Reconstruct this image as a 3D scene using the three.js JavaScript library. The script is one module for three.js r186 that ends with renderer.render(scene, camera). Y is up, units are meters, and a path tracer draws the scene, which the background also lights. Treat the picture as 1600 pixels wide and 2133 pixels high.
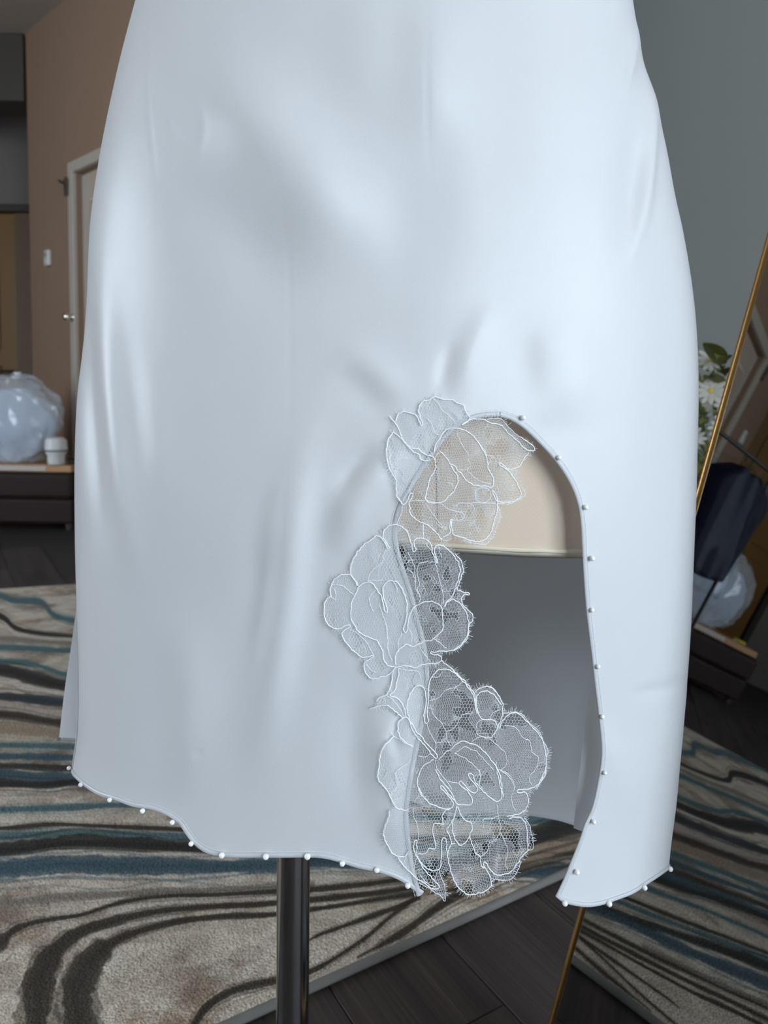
import * as THREE from 'three';
import { RectAreaLightUniformsLib } from 'three/addons/lights/RectAreaLightUniformsLib.js';
import { RoundedBoxGeometry } from 'three/addons/geometries/RoundedBoxGeometry.js';
import { mergeGeometries } from 'three/addons/utils/BufferGeometryUtils.js';
import { ImprovedNoise } from 'three/addons/math/ImprovedNoise.js';

// ------------------------------------------------------------------ camera, daylight, exposure
const FW = 1600, FH = 2133, FOC = 1500, CY = 960, EYE = 0.8;
const scene = new THREE.Scene();
const camera = new THREE.PerspectiveCamera(2 * Math.atan(FH / 2 / FOC) * 180 / Math.PI, FW / FH, 0.05, 60);
camera.position.set(0, EYE, 0);
camera.rotation.set(-Math.atan(0.08), 0, 0.0168, 'YXZ');
camera.setViewOffset(FW, FH, 0, FH / 2 - CY, FW, FH);   // the lens is shifted: the room's uprights stay upright
camera.focus = 0.475;
camera.userData.fStop = 10.5;
camera.updateMatrixWorld(true);

scene.background = new THREE.Color(0.74, 0.87, 1.0);      // overcast sky outside the windows
scene.backgroundIntensity = 4;
RectAreaLightUniformsLib.init();
// daylight through the unseen windows, the left one added as fill: [x, y, z, width, height, turn, nits]
const WINDOWS = [                                          // wall: 'n' behind the photographer, 'e' to the right, 'w' to the left
  { on: 'n', u: 2.15, y: 1.75, w: 1.7, h: 2.5, nits: 8 },
  { on: 'w', u: -0.5, y: 1.75, w: 2.4, h: 2.5, nits: 8.4 },  // unseen window added to brighten the left of the dress and the room
  { on: 'e', u: 1.7, y: 1.75, w: 1.7, h: 2.5, nits: 8 },
];
for (const w of WINDOWS) {
  const l = new THREE.RectAreaLight(new THREE.Color(0.74, 0.87, 1.0), w.nits, w.w - 0.12, w.h - 0.12);
  if (w.on === 'n') { l.position.set(w.u, w.y, 2.78); l.lookAt(w.u, w.y, 0); } else { const x = w.on === 'e' ? 3.18 : -5.02; l.position.set(x, w.y, w.u); l.lookAt(0, w.y, w.u); }
  l.name = 'window_daylight'; scene.add(l);
}
const renderer = new THREE.WebGLRenderer({ antialias: true });
renderer.toneMapping = THREE.LinearToneMapping;
renderer.toneMappingExposure = 0.90;
renderer.shadowMap.enabled = true;

// ------------------------------------------------------------------ helpers
const V = (x, y, z) => new THREE.Vector3(x, y, z);
let seed = 7;
const rnd = () => { seed = (seed + 0x6d2b79f5) | 0; let t = Math.imul(seed ^ (seed >>> 15), 1 | seed); t = (t + Math.imul(t ^ (t >>> 7), 61 | t)) ^ t; return ((t ^ (t >>> 14)) >>> 0) / 4294967296; };
const PN = new ImprovedNoise();
const noise = (x, y, z = 0) => PN.noise(x, y, z);
const smooth = (a, b, x) => { const t = Math.min(1, Math.max(0, (x - a) / (b - a))); return t * t * (3 - 2 * t); };
const lerp = (a, b, t) => a + (b - a) * t;
function table(pts) {            // piecewise Catmull-Rom-ish lookup through [key, value] pairs
  return (k) => {
    const n = pts.length;
    if (k <= pts[0][0]) return pts[0][1];
    if (k >= pts[n - 1][0]) return pts[n - 1][1];
    let i = 0; while (k > pts[i + 1][0]) i++;
    const [x0, y0] = pts[i], [x1, y1] = pts[i + 1], d = x1 - x0;
    const m0 = i > 0 ? (y1 - pts[i - 1][1]) / (x1 - pts[i - 1][0]) : (y1 - y0) / d;
    const m1 = i < n - 2 ? (pts[i + 2][1] - y0) / (pts[i + 2][0] - x0) : (y1 - y0) / d;
    const t = (k - x0) / d, t2 = t * t, t3 = t2 * t;
    return (2 * t3 - 3 * t2 + 1) * y0 + (t3 - 2 * t2 + t) * d * m0 + (3 * t2 - 2 * t3) * y1 + (t3 - t2) * d * m1;
  };
}
const MW = camera.matrixWorld.clone(), MI = MW.clone().invert();
function sight(px, py) { return V((px - 800) / FOC, -(py - CY) / FOC, -1).transformDirection(MW); }   // direction of a measured point of the photograph
function onPlane(px, py, n, d) { const r = sight(px, py), e = V(0, EYE, 0); return e.addScaledVector(r, (d - n.dot(e)) / n.dot(r)); }
const atDepth = (px, py, z) => onPlane(px, py, V(0, 0, -1), z);
const onFloor = (px, py) => onPlane(px, py, V(0, 1, 0), 0);
function measure(p) { const q = p.clone().applyMatrix4(MI); return [800 + FOC * q.x / -q.z, CY - FOC * q.y / -q.z]; }

const used = {};
function numbered(name) { const k = (used[name] = (used[name] ?? -1) + 1); return k ? name + '_' + String(k).padStart(3, '0') : name; }
function tag(o, label, category, group) { o.userData.label = label; o.userData.category = category; if (group) o.userData.group = group; return o; }
function mesh(name, geo, mat, parent) {
  const m = new THREE.Mesh(geo, mat); m.castShadow = m.receiveShadow = true;
  m.name = parent && parent !== scene ? name : numbered(name); (parent ?? scene).add(m); return m;
}
function thing(name, label, category, pos = [0, 0, 0], turn = 0, group) {
  const g = new THREE.Group(); g.name = numbered(name); g.position.set(...pos); g.rotation.y = turn; scene.add(g); return tag(g, label, category, group);
}
function struct(name, geo, mat) { const m = mesh(name, geo, mat, scene); m.name = name; m.userData.kind = 'structure'; return m; }
const box = (w, h, d, x = 0, y = 0, z = 0) => new THREE.BoxGeometry(w, h, d).translate(x, y, z);
const rbox = (w, h, d, r, x = 0, y = 0, z = 0) => new RoundedBoxGeometry(w, h, d, 3, r).translate(x, y, z);
const std = (o) => new THREE.MeshStandardMaterial(o), phy = (o) => new THREE.MeshPhysicalMaterial(o);
const col = (r, g, b) => new THREE.Color().setRGB(r, g, b);
function canvasTex(w, h, draw, srgb = true) {
  const c = document.createElement('canvas'); c.width = w; c.height = h; draw(c.getContext('2d'), w, h);
  const t = new THREE.CanvasTexture(c); t.wrapS = t.wrapT = THREE.RepeatWrapping; if (srgb) t.colorSpace = THREE.SRGBColorSpace; return t;
}
function dataTex(n, fn, srgb = false) {   // fn(u, v) -> [r, g, b] 0..255
  const d = new Uint8Array(n * n * 4);
  for (let y = 0; y < n; y++) for (let x = 0; x < n; x++) { const c = fn(x / n, y / n), i = (y * n + x) * 4; d[i] = c[0]; d[i + 1] = c[1]; d[i + 2] = c[2]; d[i + 3] = 255; }
  const t = new THREE.DataTexture(d, n, n); t.wrapS = t.wrapT = THREE.RepeatWrapping; t.magFilter = THREE.LinearFilter; t.needsUpdate = true; if (srgb) t.colorSpace = THREE.SRGBColorSpace; return t;
}
class Sink {                       // collects triangles of one mesh
  constructor() { this.p = []; this.n = []; this.uv = []; this.i = []; }
  vert(p, n, u = 0, v = 0) { this.p.push(p.x, p.y, p.z); this.n.push(n.x, n.y, n.z); this.uv.push(u, v); return this.p.length / 3 - 1; }
  geo() {
    const g = new THREE.BufferGeometry();
    g.setAttribute('position', new THREE.Float32BufferAttribute(this.p, 3)); g.setAttribute('normal', new THREE.Float32BufferAttribute(this.n, 3));
    g.setAttribute('uv', new THREE.Float32BufferAttribute(this.uv, 2)); g.setIndex(this.i); return g;
  }
}
const TA = V(0, 0, 0), TB = V(0, 0, 0), TC = V(0, 0, 0), TN = V(0, 0, 0);
function thread(s, a, b, r, sides = 3) {      // one straight thread
  TA.subVectors(b, a); if (TA.lengthSq() < 1e-14) return; TA.normalize();
  TB.set(0.31, 0.2, 0.93).cross(TA).normalize(); TC.crossVectors(TA, TB);
  const k0 = s.p.length / 3;
  for (let k = 0; k < sides; k++) {
    const c = Math.cos(k / sides * 2 * Math.PI), q = Math.sin(k / sides * 2 * Math.PI);
    TN.set(TB.x * c + TC.x * q, TB.y * c + TC.y * q, TB.z * c + TC.z * q);
    s.p.push(a.x + TN.x * r, a.y + TN.y * r, a.z + TN.z * r, b.x + TN.x * r, b.y + TN.y * r, b.z + TN.z * r);
    s.n.push(TN.x, TN.y, TN.z, TN.x, TN.y, TN.z); s.uv.push(0, 0, 0, 1);
  }
  for (let k = 0; k < sides; k++) { const m = (k + 1) % sides, A = k0 + 2 * k, B = k0 + 2 * m; s.i.push(A, B, A + 1, B, B + 1, A + 1); }
}
function tube(s, pts, r, sides = 6, twist = 0) {    // a cord through points; twist gives it a plied, knobbly edge
  const n = pts.length; let prev = null;
  const k0 = s.p.length / 3;
  for (let i = 0; i < n; i++) {
    const t = V(0, 0, 0).subVectors(pts[Math.min(n - 1, i + 1)], pts[Math.max(0, i - 1)]).normalize();
    let b = prev ? prev.clone().addScaledVector(t, -prev.dot(t)) : V(0.31, 0.2, 0.93).cross(t);
    b.normalize(); prev = b; const c = V(0, 0, 0).crossVectors(t, b);
    for (let k = 0; k < sides; k++) {
      const a = k / sides * 2 * Math.PI, nn = V(0, 0, 0).addScaledVector(b, Math.cos(a)).addScaledVector(c, Math.sin(a));
      const rr = r * (1 + twist * Math.cos(2 * a - i * 1.1));
      s.vert(pts[i].clone().addScaledVector(nn, rr), nn, k / sides, i);
    }
  }
  for (let i = 0; i < n - 1; i++) for (let k = 0; k < sides; k++) { const m = (k + 1) % sides, A = k0 + i * sides + k, B = k0 + i * sides + m; s.i.push(A, B, A + sides, B, B + sides, A + sides); }
  for (const e of [0, n - 1]) for (let k = 1; k < sides - 1; k++) s.i.push(k0 + e * sides, k0 + e * sides + (e ? k : k + 1), k0 + e * sides + (e ? k + 1 : k));
}
function resample(pts, step, closed = false) {      // 2D polyline through a Catmull-Rom curve at even steps
  const c = new THREE.CatmullRomCurve3(pts.map((p) => V(p[0], p[1], 0)), closed, 'centripetal'), L = c.getLength(), n = Math.max(2, Math.round(L / step));
  return c.getSpacedPoints(n).map((p) => [p.x, p.y]);
}
function polyDist(poly, x, y, closed = true) {      // signed distance, negative inside
  let d = 1e9, inside = false; const n = poly.length;
  for (let i = 0, j = n - 1; i < n; j = i++) {
    if (!closed && i === 0) continue;
    const ax = poly[j][0], ay = poly[j][1], bx = poly[i][0], by = poly[i][1], ex = bx - ax, ey = by - ay;
    const t = Math.min(1, Math.max(0, ((x - ax) * ex + (y - ay) * ey) / (ex * ex + ey * ey + 1e-12))), qx = ax + ex * t - x, qy = ay + ey * t - y;
    const q = qx * qx + qy * qy; if (q < d) d = q;
    if ((by > y) !== (ay > y) && x < (ax - bx) * (y - by) / (ay - by) + bx) inside = !inside;
  }
  d = Math.sqrt(d); return closed && inside ? -d : d;
}
function clipMesh(nu, nv, sdf, point, uvOf) {       // a sheet over a grid, cut along sdf = 0
  const s = new Sink(), D = new Float32Array((nu + 1) * (nv + 1)), id = new Int32Array((nu + 1) * (nv + 1)).fill(-1), cut = new Map(), up = V(0, 0, 1);
  for (let j = 0; j <= nv; j++) for (let i = 0; i <= nu; i++) D[j * (nu + 1) + i] = sdf(i, j);
  const put = (i, j) => { const p = point(i, j), u = uvOf(i, j); return s.vert(p, up, u[0], u[1]); };
  const gv = (k) => (id[k] < 0 ? (id[k] = put(k % (nu + 1), Math.floor(k / (nu + 1)))) : id[k]);
  const ev = (a, b) => {
    const key = a < b ? a * 4194304 + b : b * 4194304 + a; if (cut.has(key)) return cut.get(key);
    const t = D[a] / (D[a] - D[b]), ai = a % (nu + 1), aj = Math.floor(a / (nu + 1)), bi = b % (nu + 1), bj = Math.floor(b / (nu + 1));
    const v = put(lerp(ai, bi, t), lerp(aj, bj, t)); cut.set(key, v); return v;
  };
  for (let j = 0; j < nv; j++) for (let i = 0; i < nu; i++) {
    const a = j * (nu + 1) + i, b = a + 1, c = a + nu + 1, d = c + 1;
    for (const tri of [[a, b, d], [a, d, c]]) {
      const out = [];
      for (let k = 0; k < 3; k++) {
        const p = tri[k], q = tri[(k + 1) % 3];
        if (D[p] <= 0) out.push(gv(p));
        if ((D[p] <= 0) !== (D[q] <= 0)) out.push(ev(p, q));
      }
      for (let k = 1; k + 1 < out.length; k++) s.i.push(out[0], out[k], out[k + 1]);
    }
  }
  const g = s.geo(); g.computeVertexNormals(); return g;
}

// ------------------------------------------------------------------ room
const WL0 = V(-2.5797, 0, -5.3), WD = V(0.738, 0, 0.675).normalize(), WN = V(-WD.z, 0, WD.x), CEIL = 3.363;   // the beige wall: its outer corner, its run, its face towards the room
const WALLTURN = Math.atan2(-WD.z, WD.x);
const onWall = (px, py) => onPlane(px, py, WN, WN.dot(WL0));
const alongWall = (p) => p.clone().sub(WL0).dot(WD);
const speck = (n, scale, amp, base = 200) => dataTex(n, (u, v) => { const k = base + amp * (noise(u * scale, v * scale, 3.3) + 0.5 * noise(u * scale * 3, v * scale * 3, 8.1)); return [k, k, k]; });
const plaster = speck(128, 24, 40, 128);
const wallBeige = std({ color: col(0.27, 0.17, 0.11), roughness: 0.85, bumpMap: plaster, bumpScale: 0.0006 });
const wallGrey = std({ color: col(0.285, 0.297, 0.28), roughness: 0.8, bumpMap: plaster, bumpScale: 0.0006 });
const wallWarmGrey = std({ color: col(0.25, 0.22, 0.20), roughness: 0.85 });
const ceilMat = std({ color: col(0.36, 0.30, 0.25), roughness: 0.9 });
const darkPaint = std({ color: col(0.055, 0.045, 0.036), roughness: 0.6 });
const whitePaint = std({ color: col(0.44, 0.385, 0.32), roughness: 0.5 });
const unseenWall = std({ color: col(0.52, 0.48, 0.44), roughness: 0.9 });
const T = 0.12;
struct('ceiling', box(8.7, T, 9.6, -0.85, CEIL + T / 2, -1.7), ceilMat);
{ // beige wall with a doorway cut for the louvred door
  const L = 2.2, dl = alongWall(onWall(160, 400)), dr = dl + 0.78, top = 2.25, s = new THREE.Shape();
  s.moveTo(0, 0); s.lineTo(dl, 0); s.lineTo(dl, top); s.lineTo(dr, top); s.lineTo(dr, 0); s.lineTo(L, 0); s.lineTo(L, CEIL); s.lineTo(0, CEIL); s.closePath();
  const w = struct('wall_left', new THREE.ExtrudeGeometry(s, { depth: T, bevelEnabled: false }).translate(0, 0, -T), wallBeige);
  w.position.copy(WL0); w.rotation.y = WALLTURN;
  // casing
  const trim = new THREE.Group(); trim.name = 'trim_1'; trim.userData.kind = 'structure'; scene.add(trim); trim.position.copy(WL0); trim.rotation.y = WALLTURN;
  mesh('side_casing', rbox(0.07, top + 0.07, 0.03, 0.006, dl - 0.035, (top + 0.07) / 2, 0.015), whitePaint, trim);
  mesh('side_casing', rbox(0.07, top + 0.07, 0.03, 0.006, dr + 0.035, (top + 0.07) / 2, 0.015), whitePaint, trim);
  mesh('head_casing', rbox(dr - dl, 0.07, 0.03, 0.006, (dl + dr) / 2, top + 0.035, 0.015), whitePaint, trim);
  // louvred door
  const door = new THREE.Group(); door.name = 'door_1'; door.userData.kind = 'structure'; scene.add(door); door.position.copy(WL0); door.rotation.y = WALLTURN;
  const W = dr - dl - 0.01, x0 = dl + 0.005, dm = std({ color: col(0.46, 0.36, 0.28), roughness: 0.55 });
  mesh('stile', box(0.1, top - 0.02, 0.035, x0 + 0.05, top / 2, -0.05), whitePaint, door);
  mesh('stile', box(0.1, top - 0.02, 0.035, x0 + W - 0.05, top / 2, -0.05), whitePaint, door);
  mesh('rail', box(W - 0.2, 0.16, 0.035, x0 + W / 2, top - 0.09, -0.05), dm, door);
  mesh('rail', box(W - 0.2, 0.2, 0.035, x0 + W / 2, 0.11, -0.05), dm, door);
  const slat = box(W - 0.2, 0.052, 0.008).rotateX(0.7);
  for (let y = 0.24; y < top - 0.19; y += 0.042) { const m = mesh('slat', slat, dm, door); m.position.set(x0 + W / 2, y, -0.05); }
  const hingeM = std({ color: col(0.16, 0.14, 0.12), roughness: 0.4, metalness: 0.8 });
  const hp = onWall(150, 392), kp = onWall(153, 663);
  mesh('hinge', box(0.03, 0.11, 0.02, alongWall(hp) + 0.005, hp.y, 0.04), hingeM, door);
  mesh('hinge_pin', new THREE.CylinderGeometry(0.009, 0.009, 0.12, 10).rotateZ(1.2).translate(alongWall(hp) - 0.03, hp.y + 0.03, 0.045), hingeM, door);
  mesh('door_knob', new THREE.LatheGeometry([[0.001, -0.005], [0.02, -0.005], [0.02, 0], [0.008, 0.004], [0.008, 0.02], [0.022, 0.03], [0.026, 0.042], [0.018, 0.054], [0.001, 0.058]].map((p) => new THREE.Vector2(...p)), 20).rotateX(Math.PI / 2).translate(alongWall(kp) + 0.05, kp.y, 0.032),
    std({ color: col(0.9, 0.86, 0.76), roughness: 0.12, metalness: 1 }), door);
}
struct('wall_hall', box(T, CEIL, 1.0, -2.5797 + T / 2 + 0.03, CEIL / 2, -5.78), wallBeige);
struct('wall_back', box(2.8, CEIL, T, -3.8, CEIL / 2, -6.34), wallWarmGrey);
struct('trim_2', rbox(2.42, 0.46, 0.3, 0.01, -3.81, 3.13, -5.45), darkPaint);     // dark bulkhead over the hall
const sideWall = (on, x, far) => { const s = new THREE.Shape(), w = WINDOWS.find((q) => q.on === on); s.moveTo(-2.8, 0); s.lineTo(far, 0); s.lineTo(far, CEIL); s.lineTo(-2.8, CEIL); s.closePath();
  const h = new THREE.Path(), a = -w.u - w.w / 2, b = -w.u + w.w / 2, c = w.y - w.h / 2, d = w.y + w.h / 2; h.moveTo(a, c); h.lineTo(a, d); h.lineTo(b, d); h.lineTo(b, c); h.closePath(); s.holes.push(h);
  return new THREE.ExtrudeGeometry(s, { depth: T, bevelEnabled: false }).rotateY(Math.PI / 2).translate(x, 0, 0); };
struct('wall_right', box(T, CEIL, 2.4, 1.16, CEIL / 2, -2.6), wallGrey);
struct('wall_end', box(2.2, CEIL, T, 0.12, CEIL / 2, -3.87), wallWarmGrey);
struct('wall_side', box(2.0, CEIL, T, 2.22, CEIL / 2, -2.5), unseenWall);
struct('wall_far_right', sideWall('e', 3.2, 2.4), unseenWall);
struct('wall_far_left', sideWall('w', -5.16, 6.28), unseenWall);
{ // wall with the window behind the photographer
  const s = new THREE.Shape(); s.moveTo(-5.04, 0); s.lineTo(3.2, 0); s.lineTo(3.2, CEIL); s.lineTo(-5.04, CEIL); s.closePath();
  for (const w of WINDOWS.filter((q) => q.on === 'n')) {
    const h = new THREE.Path(), x0 = w.u - w.w / 2, x1 = w.u + w.w / 2, y0 = w.y - w.h / 2, y1 = w.y + w.h / 2;
    h.moveTo(x0, y0); h.lineTo(x0, y1); h.lineTo(x1, y1); h.lineTo(x1, y0); h.closePath(); s.holes.push(h);
  }
  struct('wall_near', new THREE.ExtrudeGeometry(s, { depth: T, bevelEnabled: false }).translate(0, 0, 2.8), unseenWall);
  const glass = phy({ color: 0xffffff, roughness: 0.02, transmission: 1, thickness: 0, ior: 1.45 });
  WINDOWS.forEach((w, k) => {
    const g = new THREE.Group(); g.name = 'window_' + (k + 1); g.userData.kind = 'structure'; if (w.on === 'n') g.position.set(w.u, w.y, 2.86); else { g.position.set(w.on === 'e' ? 3.26 : -5.1, w.y, w.u); g.rotation.y = Math.PI / 2; } scene.add(g);
    const m = std({ color: col(0.12, 0.12, 0.12), roughness: 0.5 });
    for (const q of [-1, 1]) { mesh('frame_post', box(0.06, w.h, 0.07, q * (w.w / 2 - 0.03), 0, 0), m, g); mesh('frame_rail', box(w.w - 0.12, 0.06, 0.07, 0, q * (w.h / 2 - 0.03), 0), m, g); }
    mesh('mullion', box(0.05, w.h - 0.12, 0.06), m, g);
    for (const q of [-1, 1]) mesh('pane', box(w.w / 2 - 0.085, w.h - 0.12, 0.006, q * (w.w / 4 - 0.0175), 0, 0), glass, g);
  });
}
{ // hall door of warm wood under a dark header
  const d = new THREE.Group(); d.name = 'door_2'; d.userData.kind = 'structure'; d.position.set(-3.48, 0, -6.28); scene.add(d);
  const wood = std({ color: col(0.24, 0.115, 0.02), roughness: 0.45 });
  mesh('door_leaf', rbox(0.9, 2.34, 0.04, 0.006, -0.12, 1.175, 0.03), wood, d);
  for (const [y, h] of [[0.62, 0.9], [1.68, 0.95]]) mesh('door_panel', rbox(0.6, h, 0.02, 0.008, -0.12, y, 0.055), wood, d);
  mesh('header', box(1.35, 0.06, 0.09, 0.0, 2.385, 0.045), darkPaint, d);
  mesh('jamb', box(0.14, 2.34, 0.07, 0.40, 1.175, 0.035), std({ color: col(0.16, 0.09, 0.035), roughness: 0.5 }), d);
  mesh('jamb', box(0.06, 2.34, 0.07, -0.62, 1.175, 0.035), darkPaint, d);
  mesh('handle', new THREE.CylinderGeometry(0.011, 0.011, 0.13, 10).rotateZ(Math.PI / 2).translate(0.24, 1.02, 0.1), std({ color: col(0.05, 0.05, 0.05), roughness: 0.4, metalness: 0.6 }), d);
}
{ // small white wall control
  const p = onWall(104, 538), t = thing('wall_control', 'small white plastic control box on the beige wall beside the louvred door', 'wall control', [p.x, p.y, p.z], WALLTURN);
  const wm = std({ color: col(0.62, 0.6, 0.55), roughness: 0.4 });
  mesh('housing', rbox(0.075, 0.11, 0.03, 0.012, 0, 0, 0.015), wm, t);
  mesh('display', rbox(0.045, 0.03, 0.006, 0.002, 0, 0.02, 0.031), std({ color: col(0.3, 0.32, 0.3), roughness: 0.3 }), t);
  mesh('button', rbox(0.03, 0.018, 0.006, 0.003, 0, -0.025, 0.031), wm, t);
}

// floor: dark stained boards, laid square to the edge of the rug
const RU = V(0.853, 0, -0.523).normalize(), RV = V(-0.523, 0, -0.853).normalize();
function woodTex(k) {
  return dataTex(256, (u, v) => {
    const g = noise(u * 5 + k * 9, v * 46, k) * 0.55 + noise(u * 14, v * 120, k + 4) * 0.4 + 0.6 * noise(u * 2.4, v * 5 + 0.6 * noise(u * 3, v * 2, k), k + 9);
    const kn = Math.exp(-(((u - 0.3 - 0.4 * ((k * 0.37) % 1)) * 9) ** 2 + ((v - 0.5) * 5) ** 2)) * 0.7;
    const q = 1 + 0.42 * g - 0.5 * kn;
    return [62 * q, 54 * q, 51 * q].map((c) => Math.max(8, Math.min(255, c)));
  }, true);
}
const boardMats = [0, 1, 2, 3].map((k) => std({ map: woodTex(k), roughness: 0.52 + 0.05 * k }));
{
  const slab = struct('floor', box(8.7, 0.1, 9.6, -0.85, -0.056, -1.7), std({ color: col(0.035, 0.03, 0.028), roughness: 0.6 }));
  const BW = 0.19, BL = 1.35, g = new RoundedBoxGeometry(BL - 0.0015, 0.006, BW - 0.002, 1, 0.0012);
  const base = V(0.42, 0, -1.23);
  for (let i = -14; i < 14; i++) for (let j = -4; j < 4; j++) {
    const c = base.clone().addScaledVector(RU, (i + 0.5) * BW).addScaledVector(RV, (j + 0.5 + ((i * 0.37) % 1)) * BL);
    if (c.x < -4.2 || c.x > 2.3 || c.z > 1.7 || c.z < -5.2) continue;
    if (WN.dot(c) < WN.dot(WL0) + 0.75 || c.z < -2.1 && c.x > -0.4) continue;
    const u = c.clone().sub(base).dot(RU), v = c.clone().sub(base).dot(RV);
    if (u < -0.3 && u > -2.7 && v > 0.75 && v < 1.4) continue;                 // wholly under the rug
    const m = mesh('board', g, boardMats[Math.floor(rnd() * 4)], slab); m.position.set(c.x, -0.003, c.z); m.rotation.y = Math.atan2(-RV.z, RV.x) + (rnd() < 0.5 ? Math.PI : 0);
  }
}

// ------------------------------------------------------------------ rug
const RUG = { nr: V(0.44, 0, -1.242), nl: V(-2.33, 0, 0.456), fr: V(-0.78, 0, -3.19), fl: V(-3.75, 0, -2.16) };   // its four corners
function rugUV(p) {       // bilinear inverse, a few Newton steps
  let s = 0.5, t = 0.5;
  for (let k = 0; k < 8; k++) {
    const ax = RUG.nl.x + s * (RUG.nr.x - RUG.nl.x), az = RUG.nl.z + s * (RUG.nr.z - RUG.nl.z), bx = RUG.fl.x + s * (RUG.fr.x - RUG.fl.x), bz = RUG.fl.z + s * (RUG.fr.z - RUG.fl.z);
    const fx = ax + t * (bx - ax) - p.x, fz = az + t * (bz - az) - p.z;
    const sx = (1 - t) * (RUG.nr.x - RUG.nl.x) + t * (RUG.fr.x - RUG.fl.x), sz = (1 - t) * (RUG.nr.z - RUG.nl.z) + t * (RUG.fr.z - RUG.fl.z), tx = bx - ax, tz = bz - az, D = sx * tz - sz * tx;
    s -= (fx * tz - fz * tx) / D; t -= (sx * fz - sz * fx) / D;
  }
  return [s, t];
}
const rugPoint = (s, t, y) => V(lerp(lerp(RUG.nl.x, RUG.nr.x, s), lerp(RUG.fl.x, RUG.fr.x, s), t), y, lerp(lerp(RUG.nl.z, RUG.nr.z, s), lerp(RUG.fl.z, RUG.fr.z, s), t));
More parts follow.
